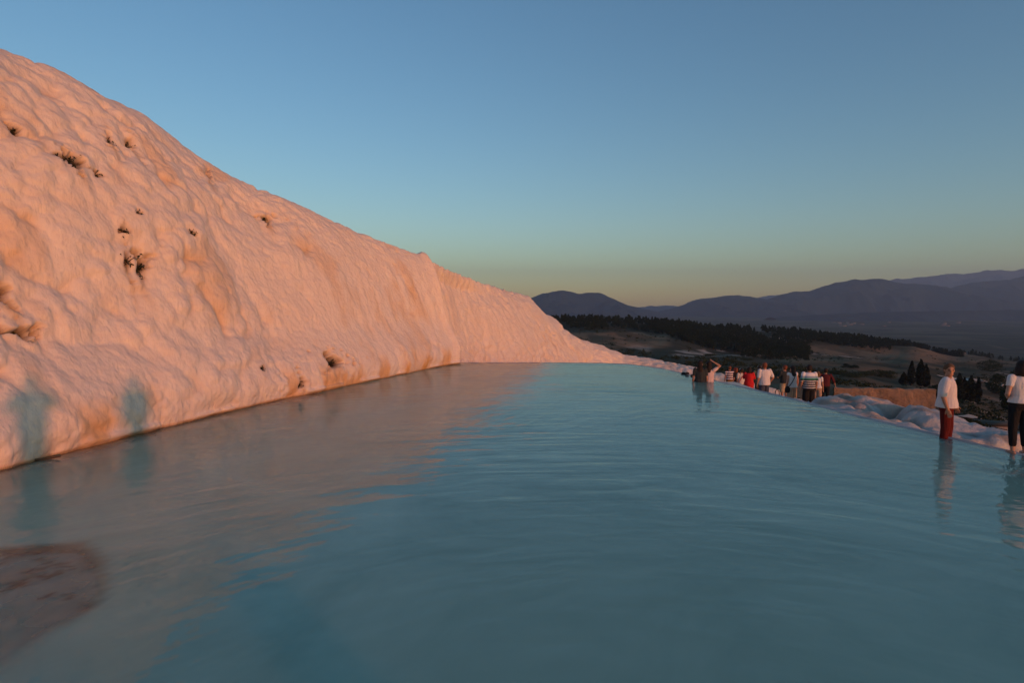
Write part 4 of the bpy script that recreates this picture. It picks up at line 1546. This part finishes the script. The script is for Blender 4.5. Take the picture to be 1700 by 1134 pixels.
    if shoes is not None:
        for sd, s in (('L', -1), ('R', 1)):
            V, Fs = [], []
            an = np.array(LG[sd][1], float)
            limb(V, Fs, an + np.array([0, -0.04, -0.042]), 0.045, an + np.array([s * 0.02, 0.15, -0.050]), 0.036, mid=(0.6, 0.048))
            link('shoe', fuse('shoe', V, Fs, voxel, 2), shoes, e)
    if face:
        for s in (-1, 1):
            V, Fs = [], []
            ellipsoid(V, Fs, hd((s * 0.030, 0.082, 0.012)), (0.018, 0.012, 0.011), Rm, 10, 7)
            link('eye', make_mesh2('eye', V, Fs), M_EYE, e)
            V, Fs = [], []
            ellipsoid(V, Fs, hd((s * 0.031, 0.086, 0.034)), (0.019, 0.006, 0.005), Rm, 8, 6)
            link('eyebrow', make_mesh2('eyebrow', V, Fs), M_HAIRD, e)
        V, Fs = [], []
        ellipsoid(V, Fs, hd((0, 0.091, -0.060)), (0.022, 0.006, 0.007), Rm, 10, 7)
        link('mouth', make_mesh2('mouth', V, Fs), M_LIP, e)
    return e


def make_mesh2(name, V, Fs):
    me = bpy.data.meshes.new(name)
    me.from_pydata([tuple(map(float, p)) for p in V], [], [tuple(f) for f in Fs])
    me.update()
    smooth_shade(me)
    return me


def tube_on(parent, name, pts, rad, mat, flat=1.0):
    V, Fs = [], []
    pts = [np.array(p, float) for p in pts]
    rg = []
    for i, p in enumerate(pts):
        d_ = pts[min(i + 1, len(pts) - 1)] - pts[max(i - 1, 0)]
        d_ /= np.linalg.norm(d_)
        o_ = np.cross(d_, [0.1, 0.2, 0.97])
        if np.linalg.norm(o_) < 0.1:
            o_ = np.cross(d_, [1, 0, 0])
        o_ /= np.linalg.norm(o_)
        rg.append((p, rad, rad * flat, o_, np.cross(d_, o_)))
    ring_tube(V, Fs, rg, 8)
    return link(name, make_mesh2(name, V, Fs), mat, parent)


M_EYE = plain('eye_dark', (0.02, 0.015, 0.012), 0.3)
M_HAIRD = plain('dark_hair', (0.018, 0.012, 0.010), 0.6, 0.4, 30, 0.01)
M_HAIRB = plain('blond_hair', (0.115, 0.062, 0.030), 0.6, 0.4, 30, 0.01)
M_HAIRR = plain('auburn_hair', (0.16, 0.05, 0.025), 0.6, 0.4, 30, 0.01)
M_LIP = plain('lips', (0.25, 0.07, 0.05), 0.5)
C_WHITE = cloth('white_cotton', (0.62, 0.60, 0.60))
C_CREAM = cloth('cream_cotton', (0.62, 0.55, 0.46))
C_DRED = cloth('dark_red_cotton', (0.10, 0.013, 0.012))
C_MAROON = cloth('maroon_fleece', (0.085, 0.018, 0.022))
C_BLACK = cloth('black_cotton', (0.014, 0.014, 0.016))
C_NAVY = cloth('navy_denim', (0.05, 0.062, 0.10))
C_KHAKI = cloth('khaki_cotton', (0.42, 0.34, 0.22))
C_BEIGE = cloth('beige_cotton', (0.40, 0.27, 0.19))
C_BROWN = cloth('brown_cotton', (0.20, 0.11, 0.04))
C_RED = cloth('red_cotton', (0.48, 0.022, 0.026))
C_OLIVE = cloth('olive_cotton', (0.13, 0.14, 0.10))
C_GREY = cloth('grey_cotton', (0.19, 0.22, 0.23))
C_DGREY = cloth('charcoal_cotton', (0.035, 0.042, 0.042))
C_PINK = cloth('pale_pink_cotton', (0.62, 0.47, 0.43))
W_, K_, B_, G_ = (0.68, 0.67, 0.70), (0.02, 0.02, 0.024), (0.22, 0.32, 0.42), (0.03, 0.20, 0.15)
STR1 = striped('striped_knit', [(0.8, K_), (0.925, W_), (0.945, K_), (1.0, W_), (1.018, K_), (1.075, W_), (1.095, K_), (1.15, W_), (1.17, K_), (1.215, G_), (1.26, B_), (1.335, W_)])
STR2 = striped('banded_knit', [(0.8, (0.10, 0.02, 0.04)), (0.95, W_), (1.0, (0.07, 0.02, 0.04)), (1.08, W_), (1.13, (0.07, 0.02, 0.04)), (1.21, W_), (1.26, (0.07, 0.02, 0.04)), (1.34, W_), (1.40, (0.07, 0.02, 0.04))])

# two women wading near the rim
f = ground(1573, 727)
woman = person('person with short fair hair, white blouse and dark red trousers, wading in the pool', (f.x, f.y + 0.06, -0.30), -134, 1.70, True, (0.40, 0.20, 0.12), C_WHITE, 0.885, 0.9, 0.046, C_DRED, 0.96, 0.018, M_HAIRB, 'short', arms={'R': ((0.235, -0.03, 1.12), (0.225, 0.05, 0.87)), 'L': ((-0.215, 0.0, 1.12), (-0.20, 0.10, 0.90))}, head_yaw=-62, voxel=0.0085, legs={'L': ((-0.12, 0.03, 0.49), (-0.14, 0.0, 0.085)), 'R': ((0.11, 0.01, 0.49), (0.13, -0.03, 0.085))}, face=True, group=None)
tube_on(woman, 'neck_cord', [(-0.055, -0.02, 1.475), (-0.07, 0.05, 1.44), (-0.05, 0.115, 1.36), (0.0, 0.15, 1.27), (0.05, 0.115, 1.36), (0.07, 0.05, 1.44), (0.055, -0.02, 1.475)], 0.005, C_BLACK)
f2 = ground(1690, 752)
woman2 = person('person with dark bobbed hair in white T-shirt and black cropped trousers standing on the rim', (f2.x, f2.y, -0.035), -8, 1.61, True, (0.38, 0.21, 0.14), C_WHITE, 0.955, 0.42, 0.028, C_BLACK, 0.86, 0.014, M_HAIRD, 'bob', arms={'L': ((-0.255, -0.06, 1.12), (-0.13, 0.16, 1.05)), 'R': ((0.255, -0.06, 1.12), (0.13, 0.16, 1.06))}, head_yaw=6, head_pitch=-6, voxel=0.0085, group=None)
# two bathers sitting in the shallow far end
fm = ground(1178, 634)
fn = ground(1163, 634)
person('person in pale pink top sitting in the shallows, one arm bent up over the head', (fm.x, fm.y + 0.1, -0.30), -30, 1.66, True, (0.42, 0.21, 0.13), C_PINK, 0.90, 0.5, 0.03, C_NAVY, 0.45, 0.02, M_HAIRD, 'long', arms={'R': ((0.34, 0.08, 1.56), (0.15, 0.06, 1.68)), 'L': ((-0.23, 0.05, 1.14), (-0.16, 0.26, 1.02))}, sit=True, head_yaw=20, voxel=0.013, group=None)
person('person in grey top with long dark hair sitting in the shallows facing the valley', (fn.x, fn.y + 0.05, -0.27), -10, 1.66, True, (0.34, 0.18, 0.12), C_DGREY, 0.90, 0.6, 0.03, C_DGREY, 0.45, 0.02, M_HAIRD, 'long', sit=True, head_yaw=-20, voxel=0.013, group=None)

# the crowd on the lower terraces
V_ = 0.014
person('person in maroon top and black trousers stepping along the terrace, arm out', FEET['maroon'], -25, 1.74, False, (0.30, 0.15, 0.10), C_MAROON, 0.90, 1.35, 0.03, C_BLACK, 1.0, 0.02, M_HAIRD, 'short', arms={'R': ((0.33, -0.02, 1.16), (0.40, 0.08, 0.94)), 'L': ((-0.25, 0.02, 1.13), (-0.22, 0.12, 0.90))}, legs={'L': ((-0.10, 0.10, 0.50), (-0.10, -0.06, 0.10)), 'R': ((0.10, 0.04, 0.49), (0.10, 0.10, 0.085))}, shoes=C_DGREY, voxel=V_)
person('person in shirt striped white, blue, green and black with dark shorts', FEET['striped'], -4, 1.74, False, (0.34, 0.17, 0.11), STR1, 0.87, 0.75, 0.045, C_BLACK, 0.46, 0.035, M_HAIRD, 'short', voxel=V_, head_yaw=-12)
lh = person('person with long black hair in white top and beige shorts, dark bag strap across', FEET['longhair'], 12, 1.64, True, (0.36, 0.17, 0.11), C_WHITE, 0.90, 0.12, 0.026, C_BEIGE, 0.44, 0.03, M_HAIRD, 'long', voxel=V_)
tube_on(lh, 'bag_strap', [(0.10, 0.10, 1.42), (0.115, 0.0, 1.475), (0.06, -0.115, 1.38), (-0.04, -0.15, 1.24), (-0.13, -0.15, 1.08), (-0.21, -0.10, 0.95)], 0.014, C_BLACK)
person('person in charcoal top and pale khaki shorts facing the plain', FEET['khaki'], 10, 1.72, False, (0.38, 0.18, 0.11), C_DGREY, 0.90, 0.75, 0.035, C_KHAKI, 0.42, 0.035, M_HAIRR, 'short', voxel=V_, head_yaw=25, arms={'L': ((-0.32, 0.02, 1.16), (-0.20, 0.20, 1.22)), 'R': ((0.26, 0.06, 1.14), (0.10, 0.24, 1.26))})
person('person in white top and tan shorts half hidden by the striped shirt', FEET['legs'], -40, 1.55, True, (0.42, 0.21, 0.12), C_WHITE, 0.92, 0.5, 0.025, C_BEIGE, 0.40, 0.025, M_HAIRB, 'bob', voxel=V_)
person('broad person in white shirt and navy jeans, auburn hair', FEET['white'], 6, 1.76, False, (0.40, 0.19, 0.12), C_WHITE, 0.86, 0.8, 0.045, C_NAVY, 1.0, 0.03, M_HAIRR, 'short', voxel=V_, head_yaw=-30, arms={'R': ((0.31, -0.06, 1.14), (0.27, 0.10, 0.94))})
person('person in olive jacket and white cap turned to the valley', FEET['whitecap'], -20, 1.66, False, (0.36, 0.18, 0.12), C_OLIVE, 0.86, 1.7, 0.035, C_DGREY, 1.0, 0.02, M_HAIRD, 'short', cap=C_WHITE, voxel=V_)
person('person with dark hair in bright red dress holding up a phone', FEET['red'], -25, 1.62, True, (0.36, 0.18, 0.12), C_RED, 0.72, 0.8, 0.05, C_RED, 0.40, 0.03, M_HAIRD, 'bob', arms={'R': ((0.24, 0.08, 1.16), (0.14, 0.28, 1.28)), 'L': ((-0.24, 0.08, 1.16), (-0.10, 0.28, 1.28))}, voxel=V_)
st_ = person('person in white top with a red strap across the back', FEET['strap'], 4, 1.66, True, (0.36, 0.18, 0.12), C_CREAM, 0.88, 0.7, 0.035, C_DGREY, 1.0, 0.02, M_HAIRD, 'short', cap=C_WHITE, voxel=V_)
tube_on(st_, 'bag_strap', [(0.10, 0.10, 1.42), (0.11, 0.0, 1.475), (0.06, -0.12, 1.38), (-0.04, -0.155, 1.24), (-0.13, -0.155, 1.08), (-0.20, -0.10, 0.97)], 0.016, C_RED)
person('person in black top and red cap beside the banded shirt', FEET['redcap'], 38, 1.64, True, (0.36, 0.18, 0.12), C_BLACK, 0.88, 0.7, 0.03, C_DGREY, 1.0, 0.02, M_HAIRR, 'bob', cap=C_RED, voxel=V_)
person('person in white and plum banded shirt with brown shorts', FEET['tallstripe'], 0, 1.74, False, (0.36, 0.18, 0.12), STR2, 0.90, 0.75, 0.04, C_BROWN, 0.48, 0.035, M_HAIRR, 'short', voxel=V_)

# bags
def bag(name, loc, size, mat, label, cat, rz=0, strap=True):
    e = link(name, None, None, label=label, cat=cat)
    e.location = loc
    e.rotation_euler = (0, 0, R(rz))
    V, Fs = [], []
    sx, sy, sz = size
    ellipsoid(V, Fs, (0, 0, sz * 0.48), (sx, sy, sz * 0.5))
    ellipsoid(V, Fs, (sx * 0.35, 0, sz * 0.35), (sx * 0.7, sy * 0.9, sz * 0.38))
    ellipsoid(V, Fs, (-sx * 0.4, sy * 0.2, sz * 0.32), (sx * 0.6, sy * 0.8, sz * 0.34))
    link('bag_body', fuse('bag_body', V, Fs, 0.02, 2), mat, e)
    if strap:
        tube_on(e, 'handle', [(-sx * 0.4, 0, sz * 0.75), (-sx * 0.3, 0.02, sz * 1.15), (0, 0.03, sz * 1.28), (sx * 0.3, 0.02, sz * 1.15), (sx * 0.4, 0, sz * 0.75)], 0.014, C_BLACK)


pb = Vector((at(1291, 650, 20.2).x, 20.2, 0))
pb.z = terrace_z(pb.x, pb.y) - 0.02
hb = at(1291, 647, 20.2).z - pb.z
bag('backpack', pb, (0.26, 0.18, max(0.3, hb * 0.8)), C_NAVY, 'dark navy backpack left on the terrace between the crowd', 'bag', 20)
q = lh.matrix_basis @ Vector((-0.23, -0.05, 0.70))
bag('shoulder_bag', q, (0.10, 0.07, 0.26), C_BLACK, 'black shoulder bag hanging at the hip of the person with long hair', 'bag', 12, False)
for k, (px, py) in enumerate(((1136, 621.5), (1142, 622.5), (1151, 625))):
    g_ = ground(px, py)
    bag('cloth_bundle', (g_.x, g_.y + 0.1, -0.02), (0.09, 0.07, 0.09 + 0.03 * (k % 2)), C_DGREY, ['small dark cloth bundle lying on the far rim, farthest from the bathers', 'small dark cloth bundle on the far rim between two others', 'small dark cloth bundle on the far rim next to the bathers'][k], 'bundle', 30 * k, False)

# those standing beside the camera, out of the frame: their shadows fall on the cliff
person('person in dark jacket standing on the bank behind the camera', (0.55, -0.80, 0.93), 30, 1.74, False, (0.36, 0.18, 0.12), C_NAVY, 0.86, 1.9, 0.05, C_BLACK, 1.0, 0.03, M_HAIRD, 'short', voxel=0.02, arms={'L': ((-0.30, 0.10, 1.20), (-0.12, 0.26, 1.42)), 'R': ((0.30, 0.10, 1.20), (0.12, 0.26, 1.42))}, group=None)
person('person in grey top standing on the bank beside the photographer', (-0.15, -1.2, 0.93), 25, 1.66, True, (0.36, 0.18, 0.12), C_GREY, 0.86, 0.8, 0.05, C_BLACK, 1.0, 0.03, M_HAIRD, 'bob', voxel=0.02, group=None)
person('person in olive top standing alone on the bank beyond the frame', (2.35, -0.55, 0.93), 20, 1.70, False, (0.36, 0.18, 0.12), C_OLIVE, 0.86, 0.8, 0.04, C_NAVY, 1.0, 0.03, M_HAIRD, 'short', voxel=0.02, group=None)

# ------------------------------------------------------------------ haze
V, Fs = [], []
box(V, Fs, -22000, 32000, -1500, 15600, -175, 860)
b = NB('haze')
b.t.nodes.remove(b.p)
vol = b.n('VolumePrincipled')
vol.inputs['Color'].default_value = (0.54, 0.74, 1.0, 1)
vol.inputs['Density'].default_value = 0.000068
vol.inputs['Anisotropy'].default_value = 0.0
b.l(vol.outputs[0], b.out.inputs['Volume'])
link('haze', make_mesh('haze', V, Fs), b.m, kind='stuff', label='thin evening haze over the whole valley', cat='haze')
